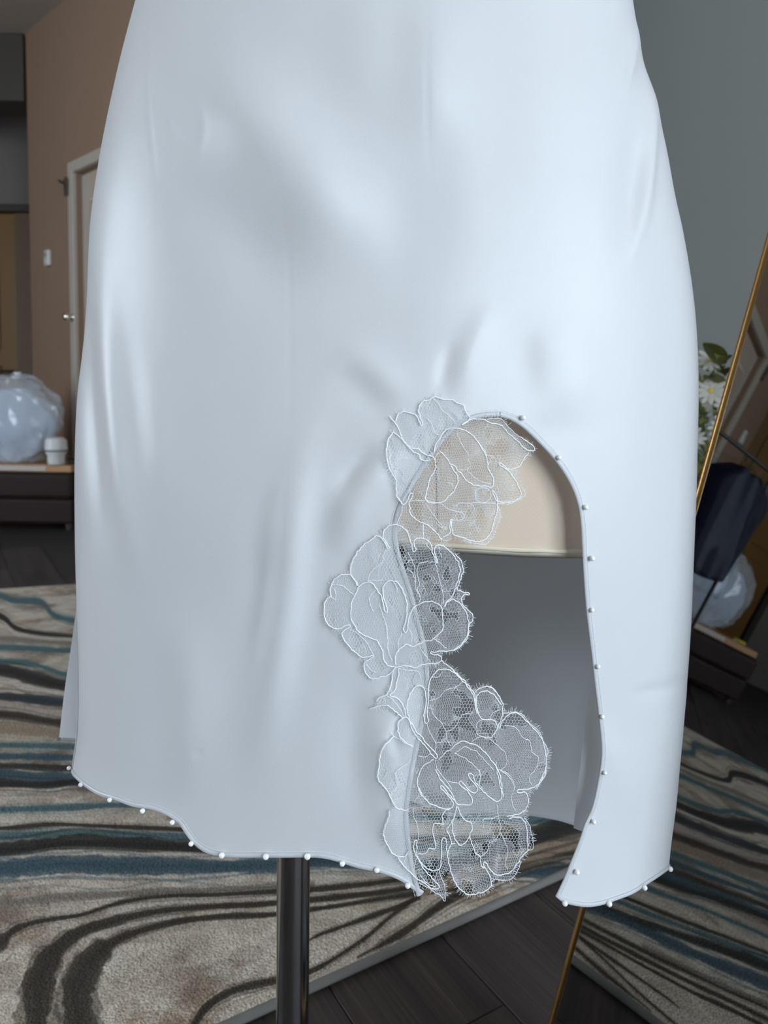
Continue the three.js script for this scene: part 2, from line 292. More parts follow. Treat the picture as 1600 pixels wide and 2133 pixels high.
{
  const N = 2048;
  // woven bands and one dark stretch below the back hem, measured as [x, y, height] along their middle in a crop of the photograph (scale 2.286 from 0, 1200)
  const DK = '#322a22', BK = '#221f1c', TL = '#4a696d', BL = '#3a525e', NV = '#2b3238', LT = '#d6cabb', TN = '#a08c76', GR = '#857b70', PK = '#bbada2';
  const bands = [
    [TL, [[-1400, 90, 40], [0, 105, 26], [60, 125, 26], [200, 140, 30], [250, 195, 26], [350, 225, 26], [900, 240, 20], [2400, 330, 26], [3600, 420, 30]]],
    [BK, [[-1400, 150, 40], [0, 205, 28], [70, 262, 26], [150, 285, 24], [350, 300, 20], [900, 300, 20], [2400, 390, 24], [3600, 470, 30]]],
    [LT, [[-1400, 210, 30], [0, 250, 14], [90, 290, 14], [350, 318, 12], [900, 330, 14], [2400, 420, 20]]],
    [GR, [[-1400, 280, 40], [0, 315, 20], [350, 335, 16], [1200, 350, 20], [2600, 440, 24]]],
    [TL, [[-1400, 340, 30], [0, 355, 26], [340, 372, 24], [1200, 400, 26], [2600, 480, 26], [3600, 520, 30]]],
    [TL, [[-1400, 380, 26], [0, 420, 20], [160, 435, 22], [330, 488, 22], [800, 520, 18], [2400, 560, 18]]],
    [BK, [[-1400, 430, 60], [0, 465, 46], [150, 500, 52], [330, 545, 40], [900, 570, 44], [2500, 610, 50], [3600, 640, 50]]],
    [LT, [[-1400, 500, 24], [0, 522, 14], [120, 545, 14], [320, 575, 10], [900, 600, 12]]],
    [NV, [[-1400, 560, 40], [0, 592, 34], [320, 625, 40], [1000, 660, 36], [2600, 690, 40], [3600, 720, 40]]],
    [PK, [[-1400, 600, 40], [0, 635, 34], [300, 680, 34], [1000, 715, 36], [2600, 745, 40]]],
    [DK, [[-1400, 650, 50], [0, 682, 36], [300, 722, 36], [1000, 770, 36], [2600, 800, 40], [3600, 820, 40]]],
    [TN, [[-1400, 720, 50], [0, 745, 50], [330, 775, 40], [1200, 830, 44], [2600, 860, 44]]],
    [TL, [[-1400, 800, 30], [0, 828, 24], [340, 835, 26], [1200, 890, 30], [2600, 910, 30]]],
    [BL, [[-1400, 860, 30], [0, 880, 26], [340, 888, 26], [1200, 940, 30], [2600, 970, 36], [3600, 990, 36]]],
    [DK, [[-1400, 930, 40], [0, 930, 24], [340, 940, 30], [1200, 990, 36], [2600, 1020, 40]]],
    [BL, [[-1400, 960, 60], [0, 968, 52], [200, 985, 50], [360, 985, 40], [1200, 1040, 50], [2600, 1080, 54], [3600, 1100, 54]]],
    [BK, [[-1400, 1000, 44], [0, 1008, 36], [200, 1018, 34], [400, 1005, 24], [1200, 1075, 30], [2600, 1115, 40]]],
    [TL, [[-1400, 1140, 30], [0, 1138, 24], [250, 1130, 26], [520, 1118, 24], [760, 1120, 22], [1400, 1150, 24], [2600, 1190, 30], [3600, 1220, 30]]],
    [DK, [[-1400, 1225, 24], [0, 1226, 20], [250, 1208, 20], [500, 1216, 20], [900, 1238, 22], [1600, 1260, 24], [2600, 1300, 30]]],
    [TL, [[-1400, 1265, 40], [0, 1268, 34], [400, 1250, 30], [700, 1262, 26], [950, 1275, 22], [1600, 1300, 22], [2600, 1340, 26]]],
    [BK, [[-1400, 1340, 80], [0, 1335, 66], [300, 1306, 66], [600, 1306, 62], [900, 1322, 50], [1300, 1352, 40], [1700, 1380, 40], [2600, 1420, 50], [3600, 1440, 50]]],
    [LT, [[-1400, 1390, 30], [0, 1380, 24], [300, 1345, 24], [700, 1356, 26], [1100, 1372, 22], [1320, 1378, 18]]],
    [BL, [[-1400, 1450, 80], [0, 1425, 72], [260, 1405, 66], [520, 1408, 70], [760, 1412, 64], [1050, 1410, 56], [1320, 1404, 50], [1600, 1390, 44], [2600, 1440, 50]]],
    [GR, [[-1400, 1560, 40], [0, 1590, 30], [300, 1560, 34], [700, 1540, 30], [1000, 1526, 26], [1500, 1500, 26]]],
    [DK, [[-500, 1960, 90], [0, 1780, 56], [60, 1722, 34], [150, 1685, 26], [260, 1664, 22], [400, 1640, 20], [520, 1602, 18], [650, 1572, 18], [800, 1556, 18], [1000, 1548, 20], [1320, 1534, 22], [1600, 1512, 22], [2200, 1440, 24]]],
    [DK, [[160, 2500, 150], [172, 2260, 140], [180, 2100, 130], [185, 1990, 130], [225, 1880, 118], [300, 1786, 74], [400, 1722, 54], [520, 1684, 44], [650, 1650, 36], [800, 1624, 30], [1000, 1606, 26], [1320, 1590, 26], [1600, 1560, 26], [2200, 1480, 26]], 'x'],
    [DK, [[440, 2600, 150], [400, 2300, 150], [372, 2100, 140], [370, 2010, 132], [408, 1910, 118], [470, 1830, 84], [560, 1766, 40], [700, 1712, 30], [850, 1676, 26], [1000, 1660, 22], [1320, 1640, 20], [1600, 1600, 20], [2200, 1510, 22]], 'x'],
    [DK, [[900, 2240, 60], [960, 2120, 50], [1050, 2040, 40], [1150, 1996, 34], [1300, 1962, 30], [1480, 1915, 26], [1600, 1850, 20], [1760, 1740, 22], [1900, 1620, 20], [2050, 1520, 14]]],
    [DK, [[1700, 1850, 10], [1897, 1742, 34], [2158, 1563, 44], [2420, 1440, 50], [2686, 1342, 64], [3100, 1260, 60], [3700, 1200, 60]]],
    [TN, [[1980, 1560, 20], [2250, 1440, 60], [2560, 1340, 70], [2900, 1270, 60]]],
    [BK, [[1950, 1500, 14], [2150, 1400, 50], [2450, 1290, 76], [2800, 1200, 90], [3400, 1130, 90]]],  // black stretch drawn right below the back hem of the dress
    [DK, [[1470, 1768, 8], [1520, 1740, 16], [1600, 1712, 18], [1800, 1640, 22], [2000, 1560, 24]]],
  ];
  const map = canvasTex(N, N, (g) => {
    g.fillStyle = '#d6c9b8'; g.fillRect(0, 0, N, N);
    for (let k = 0; k < 5200; k++) {           // mottled ground of the weave
      const q = rnd(); g.fillStyle = ['rgba(134,108,78,.16)', 'rgba(196,184,168,.18)', 'rgba(122,104,88,.16)', 'rgba(176,160,140,.2)', 'rgba(108,92,78,.14)'][Math.floor(q * 5)];
      g.beginPath(); g.ellipse(rnd() * N, rnd() * N, 8 + rnd() * 34, 5 + rnd() * 16, rnd() * 3, 0, 7); g.fill();
    }
    for (let k = 0; k < 420; k++) {            // larger worn and faded patches
      g.fillStyle = ['rgba(120,92,66,.20)', 'rgba(214,206,194,.26)', 'rgba(128,110,96,.20)'][Math.floor(rnd() * 3)]; const X = rnd() * N, Y = rnd() * N, q = 16 + rnd() * 34;
      for (let m = 0; m < 9; m++) { g.beginPath(); g.ellipse(X + (rnd() - 0.5) * q * 2.6, Y + (rnd() - 0.5) * q * 1.6, q * (0.3 + rnd() * 0.6), q * (0.2 + rnd() * 0.4), rnd() * 3, 0, 7); g.fill(); }
    }
    const toC = (x, y) => { const p = onFloor(x, y), [s, t] = rugUV(p); return [s * N, (1 - t) * N]; };
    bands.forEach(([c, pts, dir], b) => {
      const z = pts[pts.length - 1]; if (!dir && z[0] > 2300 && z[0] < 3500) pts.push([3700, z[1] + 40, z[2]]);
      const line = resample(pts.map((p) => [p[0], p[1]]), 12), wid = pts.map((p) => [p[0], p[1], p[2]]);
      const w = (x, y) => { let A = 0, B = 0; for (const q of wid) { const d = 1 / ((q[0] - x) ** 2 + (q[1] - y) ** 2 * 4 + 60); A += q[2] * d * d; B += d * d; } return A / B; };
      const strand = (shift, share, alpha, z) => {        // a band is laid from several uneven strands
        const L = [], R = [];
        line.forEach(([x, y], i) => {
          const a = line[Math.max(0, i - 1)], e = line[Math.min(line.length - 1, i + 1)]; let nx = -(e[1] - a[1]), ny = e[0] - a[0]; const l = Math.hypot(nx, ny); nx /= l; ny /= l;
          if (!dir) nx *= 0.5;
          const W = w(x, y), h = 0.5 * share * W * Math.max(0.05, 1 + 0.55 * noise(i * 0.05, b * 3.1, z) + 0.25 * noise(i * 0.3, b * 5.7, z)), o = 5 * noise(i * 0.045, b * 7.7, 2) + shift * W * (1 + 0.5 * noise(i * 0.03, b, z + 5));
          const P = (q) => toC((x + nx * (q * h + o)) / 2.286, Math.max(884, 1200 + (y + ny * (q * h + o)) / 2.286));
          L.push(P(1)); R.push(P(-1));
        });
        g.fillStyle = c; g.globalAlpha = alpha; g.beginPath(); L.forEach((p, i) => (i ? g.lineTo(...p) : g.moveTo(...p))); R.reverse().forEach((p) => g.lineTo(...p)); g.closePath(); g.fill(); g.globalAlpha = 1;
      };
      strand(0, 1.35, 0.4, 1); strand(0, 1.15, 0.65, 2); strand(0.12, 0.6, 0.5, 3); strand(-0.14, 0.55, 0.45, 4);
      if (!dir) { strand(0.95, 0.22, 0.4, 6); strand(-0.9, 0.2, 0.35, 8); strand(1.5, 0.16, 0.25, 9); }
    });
    const im = g.getImageData(0, 0, N, N), d = im.data;        // tufted grain of the pile
    for (let i = 0; i < d.length; i += 4) { const k = 0.80 + 0.4 * rnd(); d[i] *= k; d[i + 1] *= k; d[i + 2] *= k; }
    g.putImageData(im, 0, 0);
  });
  const tuft = dataTex(256, () => { const k = 60 + rnd() * 190; return [k, k, k]; }); tuft.repeat.set(9, 7);
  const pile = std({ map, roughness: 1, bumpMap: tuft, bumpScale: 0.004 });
  const rug = thing('area_rug', 'large area rug with swirling beige, charcoal and teal bands on the dark floor', 'rug', [0, 0, 0]);
  const s = new Sink(), n = 60, HT = 0.011;
  for (let j = 0; j <= n; j++) for (let i = 0; i <= n; i++) s.vert(rugPoint(i / n, j / n, HT + 0.0012 * noise(i * 0.7, j * 0.7)), V(0, 1, 0), i / n, j / n);
  for (let j = 0; j < n; j++) for (let i = 0; i < n; i++) { const a = j * (n + 1) + i; s.i.push(a, a + 1, a + n + 2, a, a + n + 2, a + n + 1); }
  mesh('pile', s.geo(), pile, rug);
  const b = new Sink(), binding = std({ color: col(0.20, 0.19, 0.175), roughness: 0.9 }), ring = [RUG.nl, RUG.nr, RUG.fr, RUG.fl];
  for (let k = 0; k < 4; k++) {
    const e = new Sink(), a = ring[k], c = ring[(k + 1) % 4], pts = [];
    for (let i = 0; i <= 40; i++) pts.push(V(lerp(a.x, c.x, i / 40), 0.0065, lerp(a.z, c.z, i / 40)));
    tube(e, pts, 0.0065, 10, 0); mesh('bound_edge', e.geo(), binding, rug);
  }
  mesh('backing', (() => { const q = new Sink(); ring.forEach((p) => q.vert(V(p.x, 0.001, p.z), V(0, -1, 0))); q.i.push(0, 2, 1, 0, 3, 2); return q.geo(); })(), std({ color: col(0.2, 0.18, 0.16), roughness: 1 }), rug);
}

// ------------------------------------------------------------------ skirt surface
const AX = 0.6;                                           // distance of the stand's axis from the lens
const leftEdge = table([[-420, 352], [-300, 345], [-160, 325], [-60, 300], [0, 283], [100, 256], [200, 232], [300, 211], [400, 195], [470, 187], [600, 181], [665, 175], [760, 166], [830, 160], [961, 156], [1125, 156], [1224, 158], [1300, 160], [1400, 163], [1500, 163], [1560, 159], [1607, 151], [1700, 146], [1900, 140]]);
const rightEdge = table([[-420, 1240], [-300, 1252], [-160, 1284], [-60, 1306], [0, 1317], [92, 1332], [150, 1343], [200, 1358], [300, 1387], [420, 1409], [470, 1421], [600, 1443], [700, 1453], [810, 1457], [900, 1456], [1025, 1453], [1119, 1449], [1212, 1445], [1306, 1441], [1416, 1433], [1500, 1427], [1600, 1417], [1650, 1413], [1750, 1401], [1810, 1396], [1900, 1390]]);
const depthB = table([[0.3, 0.150], [0.6, 0.150], [0.8, 0.148], [1.0, 0.132], [1.2, 0.112]]);
const HMIN = 0.28, HMAX = 1.26, HN = 196, ringA = [], ringC = [];
for (let k = 0; k <= HN; k++) {
  const h = lerp(HMIN, HMAX, k / HN), b = depthB(h); let zl = AX - 0.03, zr = AX - 0.03, a = 0.25, c = 0;
  for (let it = 0; it < 6; it++) {
    const rowL = measure(V(c - a, h, -zl))[1], rowR = measure(V(c + a, h, -zr))[1];
    const dl = sight(leftEdge(rowL), rowL), dr = sight(rightEdge(rowR), rowR), ml = dl.x / -dl.z, mr = dr.x / -dr.z;
    c = (mr + ml) * (AX * AX - b * b) / (2 * AX);
    a = Math.sqrt(Math.max(0.01, (mr * AX - c) ** 2 - mr * mr * b * b));
    zr = AX - b * Math.cos(Math.atan2(a, mr * b)); zl = AX - b * Math.cos(Math.atan2(a, -ml * b));
  }
  ringA.push(a); ringC.push(c);
}
const ringAt = (arr, h) => { const k = Math.min(HN - 1e-6, Math.max(0, (h - HMIN) / (HMAX - HMIN) * HN)), i = Math.floor(k); return lerp(arr[i], arr[i + 1], k - i); };
function smoothRing(arr) { for (let n = 0; n < 4; n++) { const b = arr.slice(); for (let i = 1; i < arr.length - 1; i++) arr[i] = (b[i - 1] + 2 * b[i] + b[i + 1]) / 4; } }
smoothRing(ringA); smoothRing(ringC);
const shell = (th, h) => V(ringAt(ringC, h) + ringAt(ringA, h) * Math.sin(th), h, -AX + depthB(h) * Math.cos(th));
function shellNormal(th, h) {
  const p = shell(th, h), a = shell(th + 1e-3, h).sub(p), b = shell(th, h + 1e-3).sub(p); return a.cross(b).normalize();
}
function toShell(px, py, far = false) {      // where the line of sight meets the shell: [angle, height]
  const d = sight(px, py), F = (t) => { const x = d.x * t, y = EYE + d.y * t, z = d.z * t, a = ringAt(ringA, y), b = depthB(y); return ((x - ringAt(ringC, y)) / a) ** 2 + ((z + AX) / b) ** 2 - 1; };
  const t0 = 0.36 / -d.z, t1 = 0.84 / -d.z, n = 60; let bt = t0, bf = 1e9, hit = -1;
  for (let i = 0; i <= n; i++) { const t = far ? lerp(t1, t0, i / n) : lerp(t0, t1, i / n), f = F(t); if (f < bf) { bf = f; bt = t; } if (f < 0) { hit = i; break; } }
  let t = bt;
  if (hit > 0) { let a = far ? lerp(t1, t0, (hit - 1) / n) : lerp(t0, t1, (hit - 1) / n), b = far ? lerp(t1, t0, hit / n) : lerp(t0, t1, hit / n); for (let k = 0; k < 22; k++) { const m = (a + b) / 2; if (F(m) < 0) b = m; else a = m; } t = (a + b) / 2; }
  const x = d.x * t, y = EYE + d.y * t, z = d.z * t; return [Math.atan2((x - ringAt(ringC, y)) / ringAt(ringA, y), (z + AX) / depthB(y)), y];
}
// folds: ridges (+) and hollows (-) of the cloth along measured lines, [points, half width, height in mm]
const FOLDS = [
  [[[420, 100], [480, 170], [540, 250], [625, 360], [700, 480], [750, 590]], 96, 7.0],
  [[[330, 330], [430, 420], [540, 540], [600, 680]], 70, -1.6],
  [[[205, 480], [222, 650], [240, 850], [262, 1050], [290, 1250]], 26, 2.6],
  [[[178, 560], [182, 750], [196, 950], [214, 1160]], 17, -1.6],
  [[[300, 700], [330, 900], [345, 1100]], 30, 0.9],
  [[[660, 800], [622, 1000], [606, 1120], [598, 1220], [578, 1360], [552, 1520], [530, 1660]], 42, 4.6],
  [[[560, 1000], [556, 1150], [530, 1350], [505, 1500]], 40, -2.0],
  [[[850, 930], [790, 985], [735, 1060], [690, 1150]], 32, 3.4],
  [[[800, 930], [750, 965], [700, 1030]], 22, -1.5],
  [[[700, 700], [770, 770], [850, 850]], 44, 1.5],
  [[[690, 760], [770, 820], [815, 900]], 36, -1.1],
  [[[400, 1260], [398, 1420], [392, 1560], [380, 1680]], 46, 2.2],
  [[[335, 1300], [340, 1450], [345, 1620]], 40, -0.7],
  [[[1346, 100], [1358, 220], [1352, 340], [1340, 450], [1318, 560]], 15, 2.2],
  [[[1326, 40], [1318, 120], [1300, 200]], 11, 1.5],
  [[[1320, 240], [1318, 380], [1300, 520]], 24, -1.4],
  [[[955, 840], [965, 780], [990, 710], [1040, 620]], 30, 1.2],
  [[[918, 830], [930, 770], [950, 700]], 20, -0.9],
  [[[1175, 900], [1170, 790], [1150, 640]], 70, 1.6],
  [[[1100, 860], [1095, 760], [1070, 640]], 50, -1.0],
  [[[905, -60], [900, 120], [890, 320]], 75, 2.6],
  [[[770, -60], [765, 120], [770, 260]], 60, 1.4],
  [[[840, 300], [870, 480], [900, 640]], 110, -1.0],
  [[[830, 1400], [815, 1540], [812, 1700], [825, 1800]], 46, 3.4],
  [[[740, 1380], [735, 1540], [740, 1700]], 40, -1.3],
  [[[850, 1470], [822, 1520], [838, 1590]], 14, -1.4],
  [[[300, 0], [304, 120], [312, 260], [330, 420]], 5, -0.3],
  [[[308, 0], [312, 120], [322, 260]], 8, 0.25],
  [[[574, 280], [588, 380], [600, 500], [603, 700], [603, 1000]], 4, -0.25],
  [[[888, 0], [889, 200], [900, 400]], 4, -0.2],
  [[[1020, 553], [1150, 556]], 4, -0.18],
  [[[1300, 1448], [1380, 1436], [1440, 1412]], 14, -0.7],
  [[[405, 1572], [428, 1560]], 8, -0.35],
  [[[1180, 1500], [1290, 1600], [1310, 1760]], 40, 1.2],
].map(([p, w, a]) => ({ p: resample(p, 30), w, a: 1.75 * a / 1000, box: [Math.min(...p.map((q) => q[0])) - 3 * w, Math.max(...p.map((q) => q[0])) + 3 * w, Math.min(...p.map((q) => q[1])) - 3 * w, Math.max(...p.map((q) => q[1])) + 3 * w] }));
function foldAt(px, py) {
  let s = 0;
  for (const f of FOLDS) {
    if (px < f.box[0] || px > f.box[1] || py < f.box[2] || py > f.box[3]) continue;
    let bd = 1e9, bt = 0; const n = f.p.length - 1;
    for (let i = 0; i < n; i++) {
      const [ax, ay] = f.p[i], ex = f.p[i + 1][0] - ax, ey = f.p[i + 1][1] - ay, t = Math.min(1, Math.max(0, ((px - ax) * ex + (py - ay) * ey) / (ex * ex + ey * ey)));
      const d = (ax + ex * t - px) ** 2 + (ay + ey * t - py) ** 2; if (d < bd) { bd = d; bt = (i + t) / n; }
    }
    s += f.a * Math.exp(-bd / (f.w * f.w)) * smooth(-0.05, 0.42, bt) * smooth(-0.05, 0.42, 1 - bt) ;
  }
  const ex = (px - 388) / 40, ey = (py - 245) / 66, q = Math.hypot(ex - 0.35 * ey, ey);        // the loop pressed through from beneath
  s -= 0.00038 * Math.exp(-(((q - 1) / 0.22) ** 2)) * smooth(-1.4, -0.3, ey);
  return s + 0.0009 * noise(px / 260, py / 620, 4.4) + 0.0005 * noise(px / 90, py / 380, 9.1);
}
function cloth(th, h, lift = 0) {            // a point of the draped front, lifted off it by some metres
  const p = shell(th, h), n = shellNormal(th, h), k = smooth(0.02, 0.35, Math.cos(th)), [x, y] = measure(p);
  return p.addScaledVector(n, k * foldAt(x, y) + lift);
}
const onCloth = (px, py, lift = 0) => { const [th, h] = toShell(px, py); return cloth(th, h, lift); };

// outlines of the front, measured
const HEM = [[151, 1607], [162, 1624], [184, 1642], [210, 1657], [245, 1668], [280, 1681], [315, 1686], [350, 1699], [372, 1714], [389, 1738], [407, 1760], [429, 1775], [455, 1783], [481, 1786], [547, 1786], [634, 1785], [669, 1786], [699, 1792], [747, 1807], [795, 1818], [834, 1833], [856, 1849], [877, 1863]];
const SLITL = [[877, 1863], [866, 1820], [857, 1770], [851, 1720], [850, 1680], [858, 1620], [870, 1560], [884, 1500], [893, 1450], [893, 1400], [886, 1340], [873, 1290], [858, 1230], [838, 1170], [827, 1120], [829, 1085], [838, 1055], [862, 1010], [897, 955], [928, 914], [960, 886], [1000, 870], [1040, 867]];
const SLITR = [[1040, 867], [1066, 876], [1090, 892], [1120, 920], [1150, 952], [1170, 978], [1186, 1004], [1199, 1034], [1207, 1064], [1211, 1100], [1213, 1140], [1216, 1200], [1221, 1270], [1229, 1340], [1238, 1420], [1246, 1490], [1249, 1550], [1248, 1590], [1244, 1630], [1232, 1686], [1218, 1716], [1208, 1746], [1188, 1796], [1174, 1830], [1157, 1866]];
const FLAP = [[1157, 1866], [1172, 1878], [1200, 1886], [1226, 1889], [1256, 1884], [1290, 1872], [1320, 1860], [1350, 1840], [1380, 1820], [1394, 1808]];
const SC = 0.25;                               // metres of cloth for one radian, near enough
const param = (pts) => pts.map(([x, y]) => { const [t, h] = toShell(x, y); return [t * SC, h]; });
const hemP = resample(param(HEM), 0.004), slitLP = resample(param(SLITL), 0.004), slitRP = resample(param(SLITR), 0.004), flapP = resample(param(FLAP), 0.004);
const TH0 = -1.66 * SC, TH1 = 1.66 * SC, TOP = 1.22;
const hemStart = hemP[0], flapEnd = flapP[flapP.length - 1];
const sideL = resample([[hemStart[0] - 0.004, 0.62], [hemStart[0] - 0.002, 0.56], [hemStart[0], hemStart[1]]], 0.006);
const FRONT = [[TH0, TOP], [TH0, 0.66], ...sideL, ...hemP.slice(1), ...slitLP.slice(1), ...slitRP.slice(1), ...flapP.slice(1), [flapEnd[0] + 0.004, 0.56], [TH1, 0.66], [TH1, TOP]];

// satin
const weave = dataTex(256, (u, v) => { const k = 128 + 60 * noise(u * 90, v * 40, 1) + 60 * noise(u * 40, v * 90, 5) + 30 * (rnd() - 0.5); return [k, k, k]; });
weave.repeat.set(14, 14);
const satin = phy({ color: col(0.80, 0.81, 0.825), roughness: 1, specularIntensity: 0.2, transmission: 0.26, thickness: 0, ior: 1.4, clearcoat: 1, clearcoatRoughness: 0.36, sheen: 0.6, sheenColor: col(1, 1, 1), sheenRoughness: 0.6, bumpMap: weave, bumpScale: 0.00012, side: THREE.DoubleSide });
const skirt = thing('satin_dress', 'white satin slip dress with pearl trimmed hem and lace flowers along its slit', 'dress', [0, 0, 0]);
{
  const cell = 0.0022, nu = Math.round((TH1 - TH0) / cell), nv = Math.round((TOP - 0.40) / cell);
  const g = clipMesh(nu, nv, (i, j) => polyDist(FRONT, TH0 + i * cell, 0.40 + j * cell), (i, j) => cloth((TH0 + i * cell) / SC, 0.40 + j * cell), (i, j) => [(TH0 + i * cell) * 2, (0.4 + j * cell) * 2]);
  mesh('front_panel', g, satin, skirt);
}
const ssn = (s, h) => shellNormal(s / SC, h);
function hemBand(path, name, width = 0.0033, thick = 0.0008, side = 1) {      // a narrow rolled hem along an outline of the front
  const s = new Sink(), n = path.length, S = 10, stitches = new Sink(), line = [];
  for (let i = 0; i < n; i++) {
    const a = path[Math.max(0, i - 1)], b = path[Math.min(n - 1, i + 1)]; let tx = b[0] - a[0], ty = b[1] - a[1]; const l = Math.hypot(tx, ty) || 1; tx /= l; ty /= l;
    const ix = -ty * side, iy = tx * side, P = path[i], c = cloth(P[0] / SC, P[1]), q = cloth((P[0] + ix * 0.003) / SC, P[1] + iy * 0.003), N = ssn(P[0], P[1]), I = q.clone().sub(c).normalize();
    const mid = c.clone().addScaledVector(I, width * 0.42).addScaledVector(N, 0.0003);
    for (let k = 0; k <= S; k++) { const f = k / S * 2 * Math.PI, u = Math.cos(f), v = Math.sin(f); s.vert(mid.clone().addScaledVector(I, u * width / 2).addScaledVector(N, v * thick), V(0, 0, 0).addScaledVector(I, u * 0.6).addScaledVector(N, v).normalize(), k / S, i * 0.1); }
    line.push(cloth((P[0] + ix * width * 1.2) / SC, P[1] + iy * width * 1.2, 0.00012));
  }
  for (let i = 0; i < n - 1; i++) for (let k = 0; k < S; k++) { const A = i * (S + 1) + k; s.i.push(A, A + 1, A + S + 1, A + 1, A + S + 2, A + S + 1); }
  mesh(name, s.geo(), satin, skirt);
  return line;
}
const seamMat = std({ color: col(0.8, 0.83, 0.86), roughness: 0.8 });
function stitchRow(line, name) {
  const s = new Sink(), c = new THREE.CatmullRomCurve3(line), L = c.getLength(), n = Math.floor(L / 0.0026);
  const p = c.getSpacedPoints(n * 4);
  for (let k = 0; k < n; k++) thread(s, p[k * 4], p[k * 4 + 3], 0.00017, 4);
  const m = mesh(name, s.geo(), seamMat, skirt); m.userData.kind = 'stuff';
}
stitchRow(hemBand(hemP, 'rolled_hem'), 'hem_stitching');
stitchRow(hemBand(slitLP, 'rolled_hem'), 'hem_stitching');
stitchRow(hemBand(slitRP, 'rolled_hem'), 'hem_stitching');
stitchRow(hemBand(flapP, 'rolled_hem'), 'hem_stitching');
hemBand(sideL, 'rolled_hem', 0.002, 0.0008);

// back of the dress: seen through the slit and as a sliver at the left
const backHem = (() => {
  const pts = [[930, 1694], [1000, 1690], [1100, 1697], [1160, 1708], [1215, 1722]].map(([x, y]) => { const [t, h] = toShell(x, y, true); return [t < 0 ? t + 2 * Math.PI : t, h]; });
  const left = atDepth(138, 1524, 0.6);
  return table([...pts, [1.45, flapEnd[1] + 0.02], [4.82, left.y]].sort((a, b) => a[0] - b[0]));
})();
const flare = (th, h) => 0.016 * smooth(3.3, 4.7, th) * smooth(0.66, 0.52, h);
function backCloth(th, h) {
  const p = shell(th, h), n = shellNormal(th, h); p.x -= flare(th, h);
  return p.addScaledVector(n, -0.001 + 0.004 * noise(th * 2.2, h * 1.5, 6.6) * smooth(1.1, 0.7, h) - 0.004 * smooth(0.8, 0.6, h) * Math.sin(th * 5) * 0.4);
}
{
  const t0 = 1.5, t1 = 4.79, nu = 260, nv = 230, y0 = 0.3, ys = (TOP - y0) / nv, ts = (t1 - t0) / nu;
  mesh('back_panel', clipMesh(nu, nv, (i, j) => backHem(t0 + i * ts) - (y0 + j * ys), (i, j) => backCloth(t0 + i * ts, y0 + j * ys), (i, j) => [(t0 + i * ts) * SC * 2, (y0 + j * ys) * 2]), satin, skirt);
  const s = new Sink(), pts = []; for (let i = 0; i <= 240; i++) { const th = lerp(t0, t1, i / 240); pts.push(backCloth(th, backHem(th) + 0.001)); }
  tube(s, pts, 0.0016, 8); mesh('rolled_hem', s.geo(), satin, skirt);
}
{ // turned-in facing inside the narrow flap
  const L = table([[1450, 1246], [1480, 1239], [1560, 1228], [1640, 1218], [1700, 1211], [1752, 1206]]), s = new Sink(), ny = 60, nx = 10;
  for (let j = 0; j <= ny; j++) for (let i = 0; i <= nx; i++) { const y = lerp(1450, 1752, j / ny), x = lerp(L(y) + 19, 1290, i / nx), [t, h] = toShell(x, y); s.vert(shell(t, h).addScaledVector(shellNormal(t, h), -lerp(0.016, 0.003, Math.pow(i / nx, 0.7))), V(0, 0, 1), i * 0.01, j * 0.01); }
  for (let j = 0; j < ny; j++) for (let i = 0; i < nx; i++) { const a = j * (nx + 1) + i; s.i.push(a, a + 1, a + nx + 2, a, a + nx + 2, a + nx + 1); }
  const g = s.geo(); g.computeVertexNormals(); mesh('flap_facing', g, satin, skirt);
}
// pearls
const pearlMat = phy({ color: col(0.90, 0.895, 0.90), roughness: 0.3, clearcoat: 0.7, clearcoatRoughness: 0.08 });
const pearlGeo = new THREE.SphereGeometry(0.0017, 20, 14);
for (const [x, y, k] of [[1087, 870, 1], [1161, 953, 1], [1217, 1056, 1.1], [1230, 1162, 1.1], [1229, 1269, 1], [1241, 1386, 1], [1249, 1490, 1], [1253, 1605, 0.95], [1233, 1709, 1], [1198, 1813, 1.1], [1173, 1877, 1.15], [1265, 1879, 1.25], [1338, 1846, 1.2], [1391, 1808, 1.2],
  [175, 1633, 1.05], [234, 1664, 1], [301, 1687, 1.05], [363, 1710, 1], [402, 1754, 1], [465, 1778, 1.15], [556, 1781, 1.15], [642, 1780, 1.2], [714, 1794, 1.05], [785, 1808, 1.05], [849, 1840, 1.1]]) {
  const m = mesh('pearl', pearlGeo, pearlMat, skirt); m.position.copy(onCloth(x, y, 0.0022)); m.scale.setScalar(k);
}
{ const m = mesh('pearl', pearlGeo, pearlMat, skirt); m.position.copy(onCloth(152, 1600, 0.001)); m.position.x -= 0.0022;
  const b = mesh('pearl', pearlGeo, pearlMat, skirt); b.position.copy(backCloth(4.74, backHem(4.74) + 0.003)); b.position.z += 0.002; }

